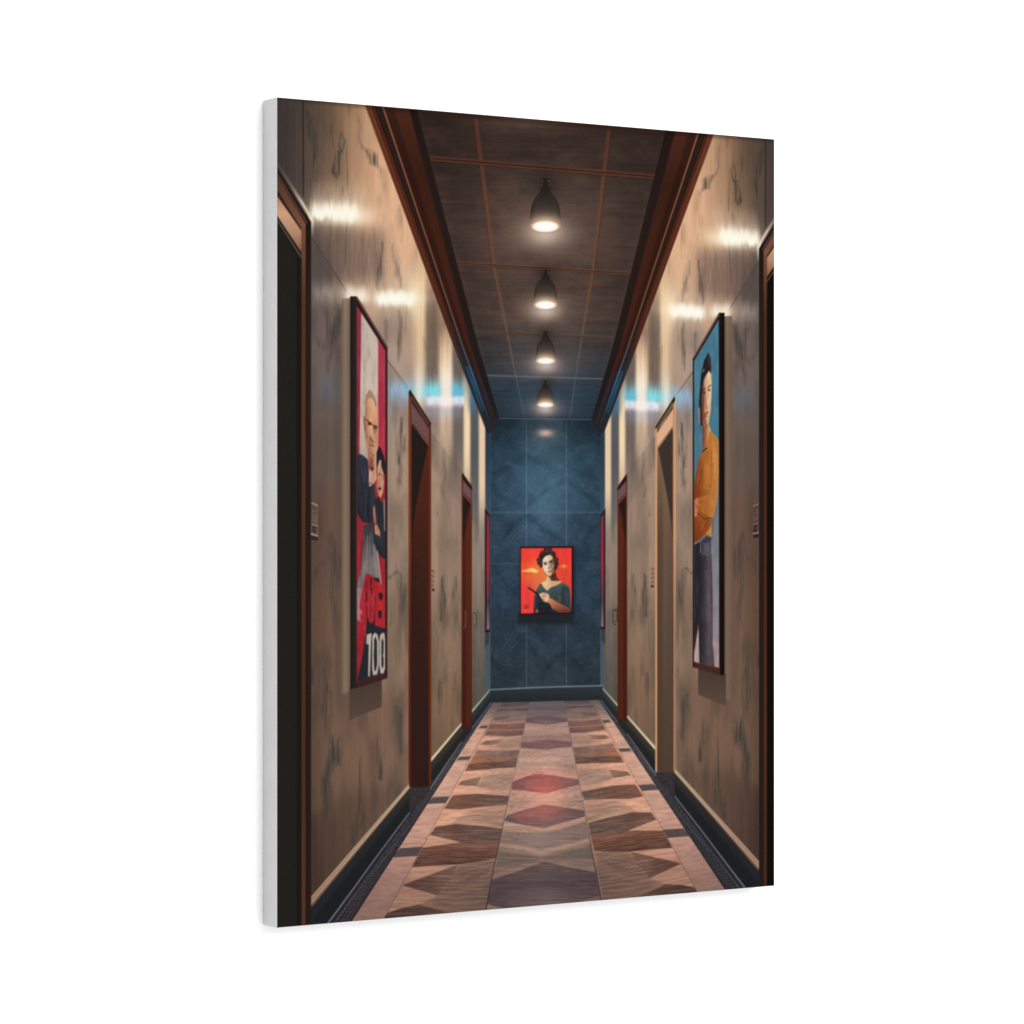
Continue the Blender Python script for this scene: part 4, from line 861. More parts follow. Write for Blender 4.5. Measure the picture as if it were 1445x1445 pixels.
for a, b in (((180, 60), (150, 520)), ((262, 40), (262, 480)), ((325, 100), (305, 480))):
    line(P, pc(a, b), .9, (198, 70, 78), a=.45, soft=2)
poly(P, pc((405, 80), (440, 65), (462, 90), (462, 140), (430, 190), (408, 150)), (46, 30, 32))
poly(P, pc((395, 340), (435, 320), (450, 350), (445, 440), (400, 440)), (46, 30, 32))
line(P, pc((370, 200), (430, 215), (440, 300), (395, 320)), 1.4, (226, 46, 44), a=.7)
line(P, pc((470, 0), (470, 560)), 1.0, (150, 60, 64), a=.5)
line(P, pb((240, 1330), (300, 1345), (345, 1350)), 1.6, (200, 40, 44))
poly(P, pb((280, 1425), (310, 1420), (312, 1450), (280, 1450)), (46, 30, 32))
# dark foot panel and the figure 100
poly(P, pc((220, 600), (345, 545), (500, 600), (510, 1300), (90, 1365), (100, 1300), (165, 1000)), (38, 40, 45))
num = (196, 182, 168)
poly(P, pc((225, 680), (298, 660), (288, 830), (272, 1290), (248, 1290), (258, 830), (220, 810)), num)
poly(P, pc((310, 700), (345, 650), (385, 680), (405, 780), (405, 1120), (380, 1260), (320, 1275), (308, 1180)), num)
poly(P, pc((334, 760), (354, 705), (380, 780), (382, 1100), (360, 1212), (336, 1200), (328, 1000)), (38, 40, 45))
poly(P, pc((422, 690), (450, 655), (485, 660), (498, 760), (498, 1170), (470, 1250), (430, 1245), (412, 1120), (412, 800)), num)
poly(P, pc((442, 780), (460, 730), (475, 790), (472, 950), (462, 1000), (474, 1010), (474, 1130), (455, 1180), (440, 1130)), (38, 40, 45))
line(P, pc((470, 965), (500, 1000)), 1.0, num)
painterly((500, 425, 548, 968)); SOFT[0] = 1.0
CLIP[0] = None
line(P, [(544.6, 492), (544.4, 955)], 2.2, (38, 28, 27)); line(P, [(546, 490), (545.8, 957)], .7, (74, 60, 54), a=.5)
line(P, [(503.4, 426), (545, 494.5)], 1.8, (34, 25, 23))

# ==================================================================
# RIGHT FRAMED PORTRAIT: woman in a yellow top, arms folded
# ==================================================================
r4 = zoom(960, 430, 4.817); r5 = zoom(960, 690, 4.817); rf = zoom(965, 480, 9.03)
poly(P, [(1021, 446), (1033.5, 445), (1033.8, 990), (1021, 985)], HG((1021, (92, 74, 62)), (1027, (122, 100, 82)), (1034, (104, 86, 73))), a=.85, soft=1.6)
poly(P, z6((985, 818), (1142, 850), (1142, 1028), (985, 965)), LG((1000, 945), (66, 54, 47), (1000, 985), (84, 69, 59)), a=.92, soft=1.8)
poly(P, [(978, 505.5), (1015.5, 441), (1022.8, 441), (1022.6, 953), (1017, 952.5), (978, 941.5)], (30, 22, 20))
line(P, [(978.5, 505.8), (1015.8, 441.8)], 2.6, (96, 68, 58)); line(P, [(978.3, 504.5), (1015.4, 440.6)], .8, (130, 98, 82), a=.7)
poly(P, [(978, 933), (1017, 942), (1017, 952), (978, 941.5)], (70, 40, 34))
poly(P, [(1015.6, 441), (1022.8, 441), (1022.6, 953), (1016.6, 952.5)], HG((1015, (34, 24, 21)), (1018, (24, 18, 16)), (1023, (20, 16, 14))))
PIC = [(979.6, 509), (1014.6, 449), (1015.2, 942.5), (979.6, 934)]
poly(P, PIC, VG((450, (72, 122, 142)), (560, (70, 120, 142)), (640, (72, 116, 136)), (690, (104, 116, 128)), (760, (122, 124, 132)), (860, (136, 132, 138)), (940, (158, 138, 138))))
CLIP[0] = PIC
SOFT[0] = 1.45
# hair back, neck, head
poly(P, rf((205, 640), (225, 420), (260, 260), (315, 155), (345, 230), (355, 330), (350, 420), (300, 420), (255, 500), (245, 800), (240, 1090), (210, 1080), (195, 800)), (34, 31, 34))
poly(P, rf((185, 860), (210, 860), (215, 1080), (195, 1060)), (176, 140, 122), a=.8)
poly(P, rf((240, 1040), (320, 1050), (345, 1150), (360, 1300), (240, 1400), (240, 1200)), HG((992, (120, 68, 48)), (997, (168, 104, 72)), (1001, (222, 170, 116)), (1004, (232, 184, 124))))
poly(P, rf((250, 560), (275, 470), (325, 385), (350, 430), (357, 600), (352, 750), (345, 900), (325, 1040), (300, 1090), (270, 1090), (240, 1040), (232, 800)),
     HG((991, (146, 86, 64)), (995, (198, 144, 108)), (999, (232, 188, 146)), (1004, (240, 200, 156))))
poly(P, rf((232, 760), (262, 720), (262, 900), (285, 1020), (300, 1085), (262, 1085), (236, 1000)), (112, 58, 46), a=.7, soft=2.5)
poly(P, rf((232, 560), (262, 560), (275, 700), (262, 800), (240, 1000), (232, 900)), (92, 50, 40), a=.55, soft=2.5)
poly(P, rf((320, 400), (352, 440), (356, 620), (350, 740), (325, 720), (310, 560)), (246, 212, 172), a=.5, soft=3)
ell(P, *rf((265, 665))[0], 2.0, 1.9, (66, 42, 36), .85, soft=2); ell(P, *rf((325, 632))[0], 1.9, 1.6, (70, 46, 38), .85, soft=2)
line(P, rf((245, 632), (278, 616)), 1.3, (48, 32, 29)); line(P, rf((312, 600), (345, 572)), 1.5, (58, 40, 34), a=.85, soft=1.8)
line(P, rf((290, 700), (284, 800), (292, 860)), [1.2, 2.0, 2.2], (150, 86, 66), a=.6, soft=2.4); line(P, rf((300, 700), (305, 820)), 1.2, (246, 212, 172), a=.6, soft=2)
line(P, rf((270, 950), (295, 925), (315, 915)), [1.8, 2.4, 1.2], (150, 50, 46), a=.95); line(P, rf((272, 970), (300, 965)), 1.4, (116, 40, 38), a=.7)
line(P, rf((300, 1085), (265, 1120), (245, 1300)), 2.0, (104, 60, 42), a=.55, soft=3)
ell(P, *rf((255, 385))[0], 1.0, 2.4, (150, 140, 136), .7, rot=.4); line(P, rf((320, 220), (345, 330)), 1.3, (96, 82, 78), a=.6, soft=2)
# top
poly(P, rf((235, 1410), (245, 1380), (285, 1385), (350, 1160), (420, 1230), (450, 1290), (450, 1500), (235, 1500)), HG((990, (150, 84, 36)), (1000, (196, 132, 58)), (1010, (200, 142, 72))))
poly(P, r4((100, 1200), (120, 1080), (150, 990), (175, 985), (200, 860), (240, 890), (268, 940), (268, 1120), (255, 1300), (230, 1445), (95, 1445)),
     HG((980, (120, 62, 28)), (987, (158, 92, 40)), (996, (194, 126, 54)), (1005, (206, 142, 68)), (1015, (206, 154, 94))))
line(P, r4((150, 1000), (165, 985), (182, 975)), 2.0, (70, 44, 32)); 
for a, b, w in (((165, 1040), (140, 1280), 1.6), ((190, 1000), (175, 1290), 1.2), ((215, 1000), (205, 1200), 1.2), ((130, 1100), (118, 1290), 1.4), ((150, 1050), (150, 1300), 1.0)):
    line(P, r4(a, b), w, (160, 92, 36), a=.6, soft=2.5)
line(P, r4((225, 920), (235, 1180)), 2, (240, 190, 110), a=.5, soft=4)
line(P, r4((200, 1215), (215, 1250), (195, 1280)), 1.6, (132, 74, 34), a=.6, soft=2.4); line(P, r4((192, 1240), (205, 1225)), 1.6, (132, 74, 34), a=.55, soft=2.4)
# folded arms
poly(P, r4((110, 1320), (160, 1310), (230, 1270), (250, 1330), (225, 1445), (110, 1440)), HG((983, (168, 96, 44)), (1000, (198, 130, 58)), (1012, (204, 148, 80))))
poly(P, r5((95, 0), (240, 0), (215, 190), (210, 260), (215, 320), (175, 310), (95, 370)), HG((980, (136, 64, 30)), (988, (156, 82, 36)), (998, (182, 112, 50)), (1006, (200, 142, 74))))
poly(P, r5((105, 60), (165, 50), (205, 30), (225, 90), (215, 195), (160, 200), (115, 150)), HG((982, (166, 92, 40)), (992, (190, 120, 52)), (1005, (206, 144, 72))))
line(P, r5((112, 150), (160, 198), (215, 198)), [1, 1.8, 1.4], (92, 46, 24), a=.85)
poly(P, r5((165, 200), (215, 205), (210, 260), (170, 310), (130, 320), (170, 260)), (132, 72, 36), a=.6, soft=2.5)
for a, b in (((150, 210), (105, 330)), ((180, 230), (125, 335)), ((125, 190), (100, 260))):
    line(P, r5(a, b), 1.2, (120, 58, 28), a=.7, soft=2)
poly(P, r5((180, 300), (215, 240), (215, 325)), (222, 172, 90), a=.8)
poly(P, r4((98, 1330), (120, 1310), (128, 1360), (112, 1440), (98, 1440)), (214, 140, 112)); line(P, r4((104, 1350), (118, 1400)), .8, (140, 72, 52), a=.6)
line(P, r4((100, 1385), (116, 1375)), .8, (140, 72, 52), a=.6)
for a, b, w, c in (((120, 1290), (150, 1120), 3.2, (104, 54, 24)), ((205, 1290), (225, 1080), 2.4, (150, 88, 36)), ((160, 1300), (185, 1090), 2.2, (224, 160, 84)), ((240, 1250), (255, 1020), 2.6, (232, 182, 108))):
    line(P, r4(a, b), [.6, w], c, a=.45, soft=3)
line(P, r4((112, 1330), (170, 1310), (232, 1262)), [1, 1.8, .8], (226, 160, 80), a=.6, soft=2.2)
line(P, r5((108, 100), (150, 170), (200, 196)), [1, 2.4, 1.6], (118, 62, 28), a=.6, soft=3)
poly(P, r4((100, 1200), (120, 1080), (150, 990), (175, 985), (200, 860), (240, 890), (268, 940), (268, 1120), (255, 1300), (225, 1560), (95, 1620)), (238, 216, 200), mode='mul')
# trousers
poly(P, r5((95, 380), (150, 350), (180, 320), (212, 330), (215, 450), (222, 700), (222, 1030), (235, 1210), (130, 1190), (125, 960), (100, 1100), (95, 1200)),
     HG((979, (42, 38, 42)), (988, (38, 38, 44)), (994, (54, 50, 58)), (1001, (86, 74, 80)), (1006, (74, 64, 70))))
poly(P, r5((140, 360), (180, 318), (212, 330), (212, 440), (150, 440)), (54, 54, 64), a=.9, soft=2); poly(P, r5((160, 370), (205, 360), (208, 435), (165, 445)), (104, 100, 112), a=.6, soft=3)
line(P, r5((140, 355), (140, 430)), .8, (150, 144, 150), a=.8); line(P, r5((145, 440), (205, 448)), .8, (140, 132, 140), a=.6); line(P, r5((212, 350), (214, 440)), .8, (196, 186, 190), a=.7)
poly(P, r5((170, 560), (215, 540), (222, 1000), (190, 960)), (98, 84, 90), a=.5, soft=5)
line(P, r5((205, 560), (215, 600), (212, 780)), .8, (44, 38, 44), a=.7); line(P, r5((175, 980), (185, 1190)), 1.4, (76, 74, 84), a=.6, soft=2.5); line(P, r5((195, 700), (200, 900)), 1.0, (120, 106, 110), a=.4, soft=2)
poly(P, r5((95, 1120), (125, 925), (130, 1185), (95, 1170)), (190, 158, 154))
poly(P, r5((222, 1040), (265, 1060), (265, 1210), (238, 1205), (228, 1120)), (176, 150, 150), a=.6, soft=2)
poly(P, r5((88, 900), (125, 925), (100, 1090), (88, 1100)), (52, 38, 38), a=.7, soft=2)
painterly((977, 440, 1018, 950)); SOFT[0] = 1.0
CLIP[0] = None
line(P, [(979.2, 508), (1015.2, 448)], 1.6, (24, 18, 17)); line(P, [(978.8, 508), (978.8, 940)], 1.6, (30, 22, 21))

# ==================================================================
# END WALL PORTRAIT: woman on red ground
# ==================================================================
c9 = zoom(720, 760, 12.04)
poly(P, c9((150, 1270), (1060, 1280), (1080, 1445), (140, 1445)), (30, 34, 38), a=.8, soft=6)
boxglow(P, 732, 810, 862, 882, 8, (4, 14), (34, 38, 42), .7)
boxglow(P, 808, 813, 772, 870, 4, 10, (30, 42, 54), .6)
poly(P, c9((160, 135), (1075, 125), (1075, 1275), (160, 1300)), (44, 24, 28))
PIC = c9((182, 165), (1045, 160), (1045, 1265), (182, 1282))
poly(P, PIC, RBF([(740, 780, (244, 66, 54)), (800, 780, (240, 62, 54)), (740, 805, (240, 90, 52)), (758, 812, (236, 118, 66)), (800, 810, (232, 70, 52)), (765, 822, (226, 112, 70)), (740, 835, (242, 66, 62)), (800, 850, (238, 62, 54)), (740, 860, (238, 66, 60))], 12, 12))
CLIP[0] = PIC
line(P, c9((205, 555), (300, 545), (400, 545), (460, 560)), [1.6, 3.6, 5.2, 2.6], (250, 200, 110), a=.95, soft=2.5)
line(P, c9((350, 520), (440, 560)), [3.6, 3.6], (252, 214, 124), a=.8, soft=2.5)
for a, b in (((220, 600), (265, 600)), ((290, 590), (310, 610)), ((340, 590), (360, 620)), ((230, 640), (245, 645))):
    line(P, c9(a, b), .9, (170, 60, 40), a=.7)
line(P, c9((870, 480), (950, 475)), 3.0, (240, 140, 60), a=.75, soft=3.5); ell(P, *c9((915, 465))[0], 1.9, 2.0, (250, 180, 90), .7, soft=2.5)
# signature scribble low on the left
for pts in ([(232, 1130), (300, 1118)], [(240, 1140), (236, 1185), (280, 1185)], [(262, 1135), (275, 1160), (262, 1170)], [(285, 1150), (290, 1185)], [(290, 1160), (325, 1165)], [(235, 1185), (300, 1180)]):
    line(P, c9(*pts), .85, (112, 34, 30), a=.8)
# shirt
poly(P, c9((500, 775), (560, 770), (640, 880), (680, 840), (880, 745), (990, 800), (1025, 900), (1045, 1180), (1045, 1290), (390, 1290), (410, 1000), (440, 880)),
     LG((770, 825), (70, 88, 90), (770, 866), (36, 42, 48)))
poly(P, c9((870, 800), (1000, 830), (1030, 1000), (1040, 1170), (930, 1160), (880, 1040)), (46, 58, 66), a=.75, soft=3)
line(P, c9((900, 850), (880, 1000), (890, 1060)), 1.2, (34, 42, 50), a=.7, soft=2)
line(P, c9((940, 900), (970, 1100)), 1.0, (74, 88, 94), a=.6, soft=2); line(P, c9((480, 830), (620, 880), (660, 920)), 1.2, (86, 102, 102), a=.5, soft=3)
poly(P, c9((410, 960), (500, 1000), (560, 1080), (500, 1160), (400, 1170)), (40, 48, 56), a=.85, soft=3)
poly(P, c9((480, 1080), (700, 1080), (740, 1200), (800, 1290), (480, 1290)), (30, 33, 38), a=.9, soft=4)
line(P, c9((425, 960), (415, 1180)), 1.0, (104, 96, 98), a=.6, soft=1.6)
poly(P, c9((820, 970), (870, 990), (850, 1090), (800, 1080)), (116, 84, 70), a=.5, soft=2.5)
line(P, c9((1025, 880), (1030, 1180)), 1.2, (214, 90, 74), a=.6)
# neck and chest
poly(P, c9((620, 650), (700, 660), (800, 690), (880, 740), (800, 790), (680, 830), (650, 870), (630, 885), (590, 850), (545, 800), (535, 745), (610, 720)), HG((764, (224, 190, 140)), (772, (232, 200, 152)), (780, (214, 166, 118)), (794, (216, 160, 118))))
poly(P, c9((660, 640), (770, 560), (790, 660), (850, 720), (760, 720), (700, 720)), (70, 40, 34), a=.92, soft=2)
line(P, c9((640, 800), (640, 870)), 1, (150, 110, 80), a=.5, soft=2)
# hair then face
HAIR = c9((530, 490), (470, 420), (452, 355), (490, 320), (500, 260), (545, 210), (610, 165), (680, 165), (730, 215), (775, 280), (815, 370), (812, 450), (790, 510), (760, 560), (720, 500), (600, 440))
poly(P, HAIR, (58, 38, 36), soft=2)
for cx, cy, rr in ((475, 360, 2.4), (490, 420, 2.6), (515, 300, 2.6), (540, 240, 2.4), (600, 190, 2.6), (680, 185, 2.4), (740, 250, 2.6), (795, 360, 2.4), (800, 430, 2.4), (780, 500, 2.0), (520, 470, 2.0)):
    ell(P, *c9((cx, cy))[0], rr, rr, (52, 34, 33), .9, soft=1.6)
for a, b in (((540, 270), (560, 210)), ((590, 230), (640, 190)), ((480, 380), (500, 330)), ((520, 430), (505, 380)), ((760, 330), (790, 390)), ((650, 200), (700, 220))):
    line(P, c9(a, b), .9, (128, 96, 84), a=.65, soft=1.5)
poly(P, c9((555, 350), (600, 300), (680, 275), (720, 310), (735, 380), (745, 480), (735, 560), (700, 625), (660, 640), (620, 615), (580, 560), (555, 490), (548, 420)), HG((765, (226, 206, 176)), (772, (236, 218, 188)), (777, (222, 192, 154)), (782, (170, 128, 100))))
poly(P, c9((690, 370), (740, 360), (765, 450), (745, 560), (700, 620), (700, 500), (670, 470)), (112, 74, 62), a=.62, soft=2)
poly(P, c9((545, 480), (580, 560), (640, 632), (700, 628), (690, 660), (600, 620)), (120, 72, 58), a=.5, soft=2)
ell(P, *c9((597, 432))[0], 2.3, 1.5, (76, 48, 42), .9); ell(P, *c9((690, 400))[0], 2.3, 1.4, (60, 38, 35), .9)
line(P, c9((565, 410), (625, 405)), 1.0, (70, 46, 40), a=.9); line(P, c9((660, 395), (730, 360)), 1.3, (52, 34, 32), a=.95)
line(P, c9((655, 420), (665, 480), (655, 510)), 1.0, (150, 108, 88), a=.8); line(P, c9((655, 510), (690, 495)), 1.2, (84, 50, 44), a=.85)
line(P, c9((640, 570), (670, 560), (695, 548)), [1, 1.7, 1.2], (96, 42, 40), a=.95)
ell(P, *c9((720, 470))[0], 1.0, 1.6, (226, 190, 150), .7, soft=1.5)
# black cigar-like rod, hand and forearm
poly(P, c9((645, 1010), (700, 1020), (790, 1080), (940, 1170), (1040, 1200), (1000, 1260), (860, 1265), (760, 1220), (680, 1120), (620, 1070)), LG((778, 848), (206, 128, 88), (786, 866), (116, 58, 44)))
line(P, c9((700, 1040), (860, 1130), (980, 1190)), 2.0, (196, 108, 74), a=.6, soft=3)
poly(P, c9((490, 945), (550, 920), (620, 930), (660, 965), (665, 1020), (620, 1085), (560, 1060), (530, 1020), (500, 985)), (232, 190, 150))
for a, b in (((540, 960), (600, 960)), ((545, 1000), (590, 990)), ((550, 1030), (580, 1045))):
    line(P, c9(a, b), .9, (112, 70, 56), a=.85)
line(P, c9((600, 940), (640, 1010)), .9, (170, 120, 92), a=.6)
line(P, c9((305, 835), (380, 885), (450, 935), (490, 980)), [2.0, 2.4, 2.6, 2.4], (40, 26, 28))
line(P, c9((490, 980), (540, 1070)), [2.6, 3.2], (38, 34, 38)); line(P, c9((320, 845), (430, 915)), .6, (86, 60, 58), a=.5)
ell(P, *c9((455, 1235))[0], 1.7, 2.3, (176, 104, 96), .85); poly(P, c9((395, 1200), (430, 1210), (420, 1290), (385, 1290)), (90, 62, 62), a=.7)
line(P, c9((690, 1140), (730, 1195)), 1.2, (214, 150, 124), a=.7)
painterly((734, 772, 808, 868), .6)
CLIP[0] = None
line(P, c9((170, 150), (1062, 142)), 1.6, (46, 22, 26)); line(P, c9((1058, 140), (1060, 1270)), 2.0, (40, 22, 28)); line(P, c9((170, 150), (170, 1290)), 1.6, (62, 26, 32)); line(P, c9((165, 1288), (1065, 1270)), 1.8, (38, 22, 24))

# ==================================================================
# PENDANT SPOT LAMPS
# ==================================================================
def lamp(cx, ycap, yneck, ytop, yrim, hw, ry, k, body_hi):
    f = 23.0 / hw
    # shade on the ceiling, then halo
    glow(P, cx, ycap + 4 / f, 16 / f, 14 / f, (30, 23, 22), .45 * k, mode='n')
    glow(P, cx, yrim + 10 / f, 30 / f, 18 / f, (190, 150, 128), .42)
    glow(P, cx, yrim + 14 / f, 16 / f, 9 / f, (240, 205, 180), .45)
    ell(P, cx, ycap, 7.5 / f, 3.4 / f, (36, 31, 29))
    ell(P, cx - 4 / f, ycap + .5 / f, 2.2 / f, 1.2 / f, (92, 82, 78), .6); ell(P, cx + 5 / f, ycap + .8 / f, 1.6 / f, 1.2 / f, (120, 110, 104), .6)
    poly(P, [(cx - 3.2 / f, ycap), (cx + 3.2 / f, ycap), (cx + 3.6 / f, yneck), (cx - 3.6 / f, yneck)], (34, 30, 28))
    poly(P, [(cx - 7 / f, yneck), (cx + 7.4 / f, yneck), (cx + 8 / f, ytop), (cx - 7.6 / f, ytop)], (38, 34, 31))
    L = yrim - ytop
    prof = [(0, 8), (.05, 10.2), (.11, 12.8), (.18, 15.2), (.27, 17.5), (.38, 19.3), (.52, 20.8), (.7, 21.8), (.86, 22.5), (1.0, 22.9)]
    left = [(cx - w / f, ytop + t * L) for t, w in prof]; right = [(cx + w / f, ytop + t * L) for t, w in prof]
    base = [(cx + math.cos(a) * 23 / f, yrim + math.sin(a) * ry) for a in np.linspace(0, math.pi, 14)]
    body = left[::-1] + right + base
    poly(P, body, LG((cx, ytop), (40, 36, 33), (cx, yrim), body_hi))
    # the glow creeps up the inside of the translucent rim
    CLIP[0] = body
    poly(P, [(cx - 26 / f, ytop), (cx - 15 / f, ytop), (cx - 19 / f, yrim), (cx - 26 / f, yrim)], (34, 26, 22), a=.5, soft=7 / f)
    poly(P, [(cx + 26 / f, ytop), (cx + 15 / f, ytop), (cx + 20 / f, yrim), (cx + 26 / f, yrim)], (34, 26, 22), a=.45, soft=7 / f)
    glow(P, cx, yrim - 1 / f, 13 / f, 9.5 / f, (240, 196, 158), .92, mode='n')
    glow(P, cx, yrim, 22 / f, 7 / f, (236, 186, 146), .5, mode='n')
    CLIP[0] = None
    ell(P, cx, yrim + .4 / f, 22.6 / f, ry, (132, 92, 66), .75, soft=1.5)
    ell(P, cx, yrim + .2 / f, 19.6 / f, ry * .9, (238, 190, 140), .85, soft=2.6)
    ell(P, cx, yrim, 17.6 / f, ry * .82, (255, 246, 228), 1, soft=2.6)
    ell(P, cx, yrim + .3 / f, 15 / f, ry * .66, (255, 255, 252), 1, soft=2.5)
    glow(P, cx, yrim + 1 / f, 17 / f, 8.5 / f, (255, 236, 206), .35)
glow(P, 740, 172, 40, 7, (200, 170, 150), .12)
for yy, s in ((303, 1.0), (352, 0.5)):
    glow(P, 770, yy - 24, 60, 26, (150, 120, 110), .10 * s)
lamp(769.6, 253.5, 263, 271, 319, 22.8, 9.2, 1.0, (84, 72, 62))
lamp(769.8, 383, 388, 393, 430, 17.4, 6.6, .9, (92, 78, 66))
lamp(770, 469, 473, 477, 509, 14.2, 4.7, .8, (104, 88, 74))
lamp(769.8, 538.5, 542, 545, 571, 11.8, 3.8, .7, (110, 92, 76))

# ---------------- finishing: very slight print softness -------------
def blur(a):
    k = (.16, .68, .16)
    p = np.pad(a, ((1, 1), (1, 1), (0, 0)), 'edge')
    p = p[:-2] * k[0] + p[1:-1] * k[1] + p[2:] * k[2]
    return p[:, :-2] * k[0] + p[:, 1:-1] * k[1] + p[:, 2:] * k[2]
IMG = np.clip(blur(IMG), 0, 1)
GRN = rng.normal(0, 1, (NY, NX, 1)) * .006
IMG = np.clip(IMG + GRN, 0.012, 1)
LIN = np.where(IMG <= .04045, IMG / 12.92, ((IMG + .055) / 1.055) ** 2.4)

# ==================================================================
# BLENDER SCENE
# ==================================================================
scene = bpy.context.scene
col = scene.collection
R = math.radians

def new_mat(name):
    m = bpy.data.materials.new(name); m.use_nodes = True
    nt = m.node_tree; b = nt.nodes['Principled BSDF']
    return m, nt, b

LIGHT = 1.82                                  # light level reaching the front of the canvas
# printed canvas: pigment colours of the weave, with a faint thread relief
mp, nt, b = new_mat('printed canvas')
at = nt.nodes.new('ShaderNodeAttribute'); at.attribute_name = 'pigment'
vm = nt.nodes.new('ShaderNodeVectorMath'); vm.operation = 'SCALE'; vm.inputs['Scale'].default_value = 1 / LIGHT
nt.links.new(at.outputs['Color'], vm.inputs[0]); nt.links.new(vm.outputs['Vector'], b.inputs['Base Color'])
b.inputs['Roughness'].default_value = .85; b.inputs['Specular IOR Level'].default_value = 0
tc = nt.nodes.new('ShaderNodeTexCoord')
w1 = nt.nodes.new('ShaderNodeTexWave'); w1.bands_direction = 'X'; w1.inputs['Scale'].default_value = 220; w1.inputs['Distortion'].default_value = .6
w2 = nt.nodes.new('ShaderNodeTexWave'); w2.bands_direction = 'Z'; w2.inputs['Scale'].default_value = 220; w2.inputs['Distortion'].default_value = .6
ad = nt.nodes.new('ShaderNodeMath'); ad.operation = 'ADD'
nt.links.new(tc.outputs['Object'], w1.inputs['Vector']); nt.links.new(tc.outputs['Object'], w2.inputs['Vector'])
nt.links.new(w1.outputs['Fac'], ad.inputs[0]); nt.links.new(w2.outputs['Fac'], ad.inputs[1])
bp = nt.nodes.new('ShaderNodeBump'); bp.inputs['Strength'].default_value = .06; bp.inputs['Distance'].default_value = .0003
nt.links.new(ad.outputs[0], bp.inputs['Height']); nt.links.new(bp.outputs['Normal'], b.inputs['Normal'])

# bare primed canvas of the sides
ms, nt, b = new_mat('primed canvas side')
b.inputs['Roughness'].default_value = .9; b.inputs['Specular IOR Level'].default_value = .1
nz = nt.nodes.new('ShaderNodeTexNoise'); nz.inputs['Scale'].default_value = 60; nz.inputs['Detail'].default_value = 3
rp = nt.nodes.new('ShaderNodeValToRGB')
rp.color_ramp.elements[0].position = .3; rp.color_ramp.elements[0].color = (.435, .435, .438, 1)
rp.color_ramp.elements[1].position = .7; rp.color_ramp.elements[1].color = (.455, .455, .458, 1)
tc = nt.nodes.new('ShaderNodeTexCoord'); nt.links.new(tc.outputs['Object'], nz.inputs['Vector'])
nt.links.new(nz.outputs['Fac'], rp.inputs['Fac']); nt.links.new(rp.outputs['Color'], b.inputs['Base Color'])

# white wall
mw, nt, b = new_mat('white wall paint')
b.inputs['Roughness'].default_value = .95; b.inputs['Specular IOR Level'].default_value = 0
nz = nt.nodes.new('ShaderNodeTexNoise'); nz.inputs['Scale'].default_value = 8
rp = nt.nodes.new('ShaderNodeValToRGB')
rp.color_ramp.elements[0].color = (.895, .895, .895, 1); rp.color_ramp.elements[1].color = (.905, .905, .905, 1)
tc = nt.nodes.new('ShaderNodeTexCoord'); nt.links.new(tc.outputs['Object'], nz.inputs['Vector'])
nt.links.new(nz.outputs['Fac'], rp.inputs['Fac']); nt.links.new(rp.outputs['Color'], b.inputs['Base Color'])

# ---- canvas print --------------------------------------------------
FOC = 4154.0
xl, zl = -332.0 / 1173 * H, FOC / 1173 * H
xr, zr = 370.5 / 1054 * H, FOC / 1054 * H
ang = math.atan2(zr - zl, xr - xl)
CAMZ = 1.5
root = bpy.data.objects.new('canvas_print', None); col.objects.link(root)
root.empty_display_size = .1
nx_, ny_ = -math.sin(ang), math.cos(ang)       # direction from the picture to the wall
root.location = ((xl + xr) / 2 + nx_ * D, (zl + zr) / 2 + ny_ * D, CAMZ - H / 2 - .0004)
root.rotation_euler = (0, 0, ang)
root['label'] = 'tall portrait canvas print of a marble corridor, white left edge showing, hung on white wall'
root['category'] = 'canvas print'

RB = .0008                                     # soft rounded canvas fold
me = bpy.data.meshes.new('picture')
gx_, gz_ = np.meshgrid(RB * .5 + (W - RB) * u - W / 2, H - (RB * .5 + (H - RB) * v))
co_ = np.stack([gx_, np.full_like(gx_, -D), gz_], -1).reshape(-1, 3).astype(np.float32)
idx = np.arange(NX * NY).reshape(NY, NX)
quads = np.stack([idx[1:, :-1], idx[1:, 1:], idx[:-1, 1:], idx[:-1, :-1]], -1).reshape(-1, 4)
nq = len(quads)
me.vertices.add(NX * NY); me.vertices.foreach_set('co', co_.ravel())
me.loops.add(nq * 4); me.loops.foreach_set('vertex_index', quads.ravel().astype(np.int32))
me.polygons.add(nq); me.polygons.foreach_set('loop_start', np.arange(0, nq * 4, 4, dtype=np.int32))
me.update(calc_edges=True)
ca = me.color_attributes.new('pigment', 'FLOAT_COLOR', 'POINT')
rgba = np.ones((NX * NY, 4), np.float32); rgba[:, :3] = LIN.reshape(-1, 3)
ca.data.foreach_set('color', rgba.ravel())
me.materials.append(mp)
pic = bpy.data.objects.new('picture', me); col.objects.link(pic); pic.parent = root
pic['label'] = 'printed corridor scene with three framed portraits and four hanging lamps'

def bevel_box(bm, x0, x1, y0, y1, z0, z1, r, seg=3):
    r0 = bmesh.ops.create_cube(bm, size=1)
    for vt in r0['verts']:
        vt.co.x = x0 + (vt.co.x + .5) * (x1 - x0); vt.co.y = y0 + (vt.co.y + .5) * (y1 - y0); vt.co.z = z0 + (vt.co.z + .5) * (z1 - z0)
    if r:
        bmesh.ops.bevel(bm, geom=[e for e in bm.edges], offset=r, segments=seg, profile=.5, affect='EDGES')

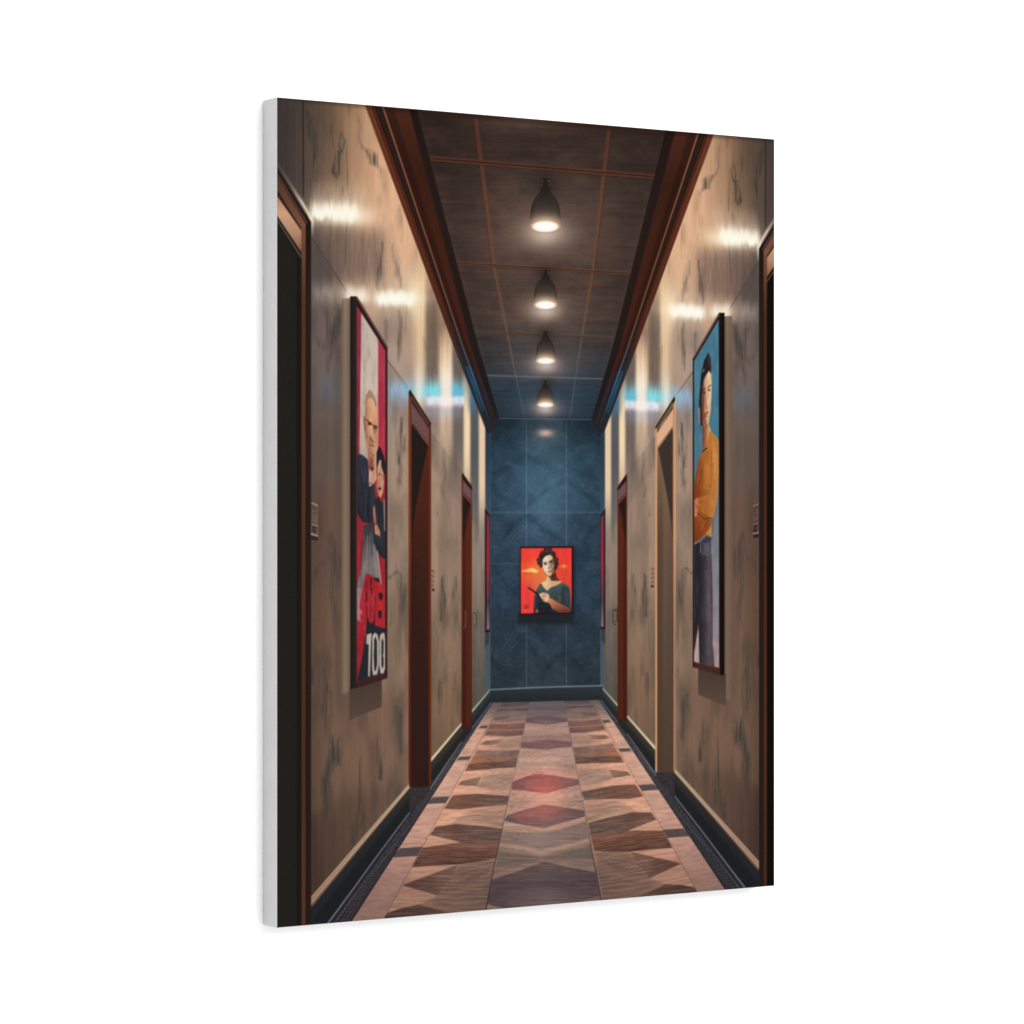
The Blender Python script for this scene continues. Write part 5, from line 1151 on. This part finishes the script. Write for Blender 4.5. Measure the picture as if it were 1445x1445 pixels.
# the wrapped canvas sides: a shell whose front lies just behind the printed sheet
bm = bmesh.new()
bevel_box(bm, -W / 2, W / 2, -D + .0001, -.0004, 0, H, RB * .7)
ms_ = bpy.data.meshes.new('canvas_side'); bm.to_mesh(ms_); bm.free()
for p in ms_.polygons: p.use_smooth = False
ms_.materials.append(ms)
side = bpy.data.objects.new('canvas_side', ms_); col.objects.link(side); side.parent = root
side['label'] = 'blank white folded canvas side'

# ---- wall behind ---------------------------------------------------
bm = bmesh.new()
vs = [bm.verts.new(c) for c in ((-6, .0, -3), (6, .0, -3), (6, .0, 3), (-6, .0, 3))]
bm.faces.new(vs)
mwall = bpy.data.meshes.new('wall'); bm.to_mesh(mwall); bm.free(); mwall.materials.append(mw)
wall = bpy.data.objects.new('wall', mwall); col.objects.link(wall)
GAP = .0006
wall.location = (root.location.x + nx_ * GAP, root.location.y + ny_ * GAP, CAMZ); wall.rotation_euler = (0, 0, ang)
wall['kind'] = 'structure'; wall['label'] = 'plain bright white wall behind the canvas print'

# ---- light ---------------------------------------------------------
wd = bpy.data.worlds.new('World'); scene.world = wd; wd.use_nodes = True
bg = wd.node_tree.nodes['Background']; bg.inputs['Color'].default_value = (1, 1, 1, 1); bg.inputs['Strength'].default_value = 1.2
ld = bpy.data.lights.new('softbox', 'AREA'); ld.shape = 'RECTANGLE'; ld.size = 3.6; ld.size_y = 3.4; ld.energy = 245
lo = bpy.data.objects.new('softbox', ld); col.objects.link(lo)
from mathutils import Vector
nrm = Vector((math.sin(ang), -math.cos(ang), 0)); tan = Vector((math.cos(ang), math.sin(ang), 0))
ctr = Vector((root.location.x, root.location.y, CAMZ))
lo.location = ctr + nrm * 4.6 + tan * 1.9 + Vector((0, 0, 2.6))
lo.rotation_euler = (ctr - lo.location).to_track_quat('-Z', 'Y').to_euler()

# ---- camera --------------------------------------------------------
cd = bpy.data.cameras.new('camera'); cam = bpy.data.objects.new('camera', cd); col.objects.link(cam)
cam.location = (0, 0, CAMZ); cam.rotation_euler = (R(90), 0, 0)
cd.sensor_width = 36; cd.lens = 36 * FOC / 1445; cd.clip_end = 100; cd.clip_start = .01
scene.camera = cam
scene.view_settings.view_transform = 'Standard'; scene.view_settings.look = 'None'; scene.view_settings.exposure = 0
scene.render.engine = 'CYCLES'
scene.cycles.max_bounces = 6
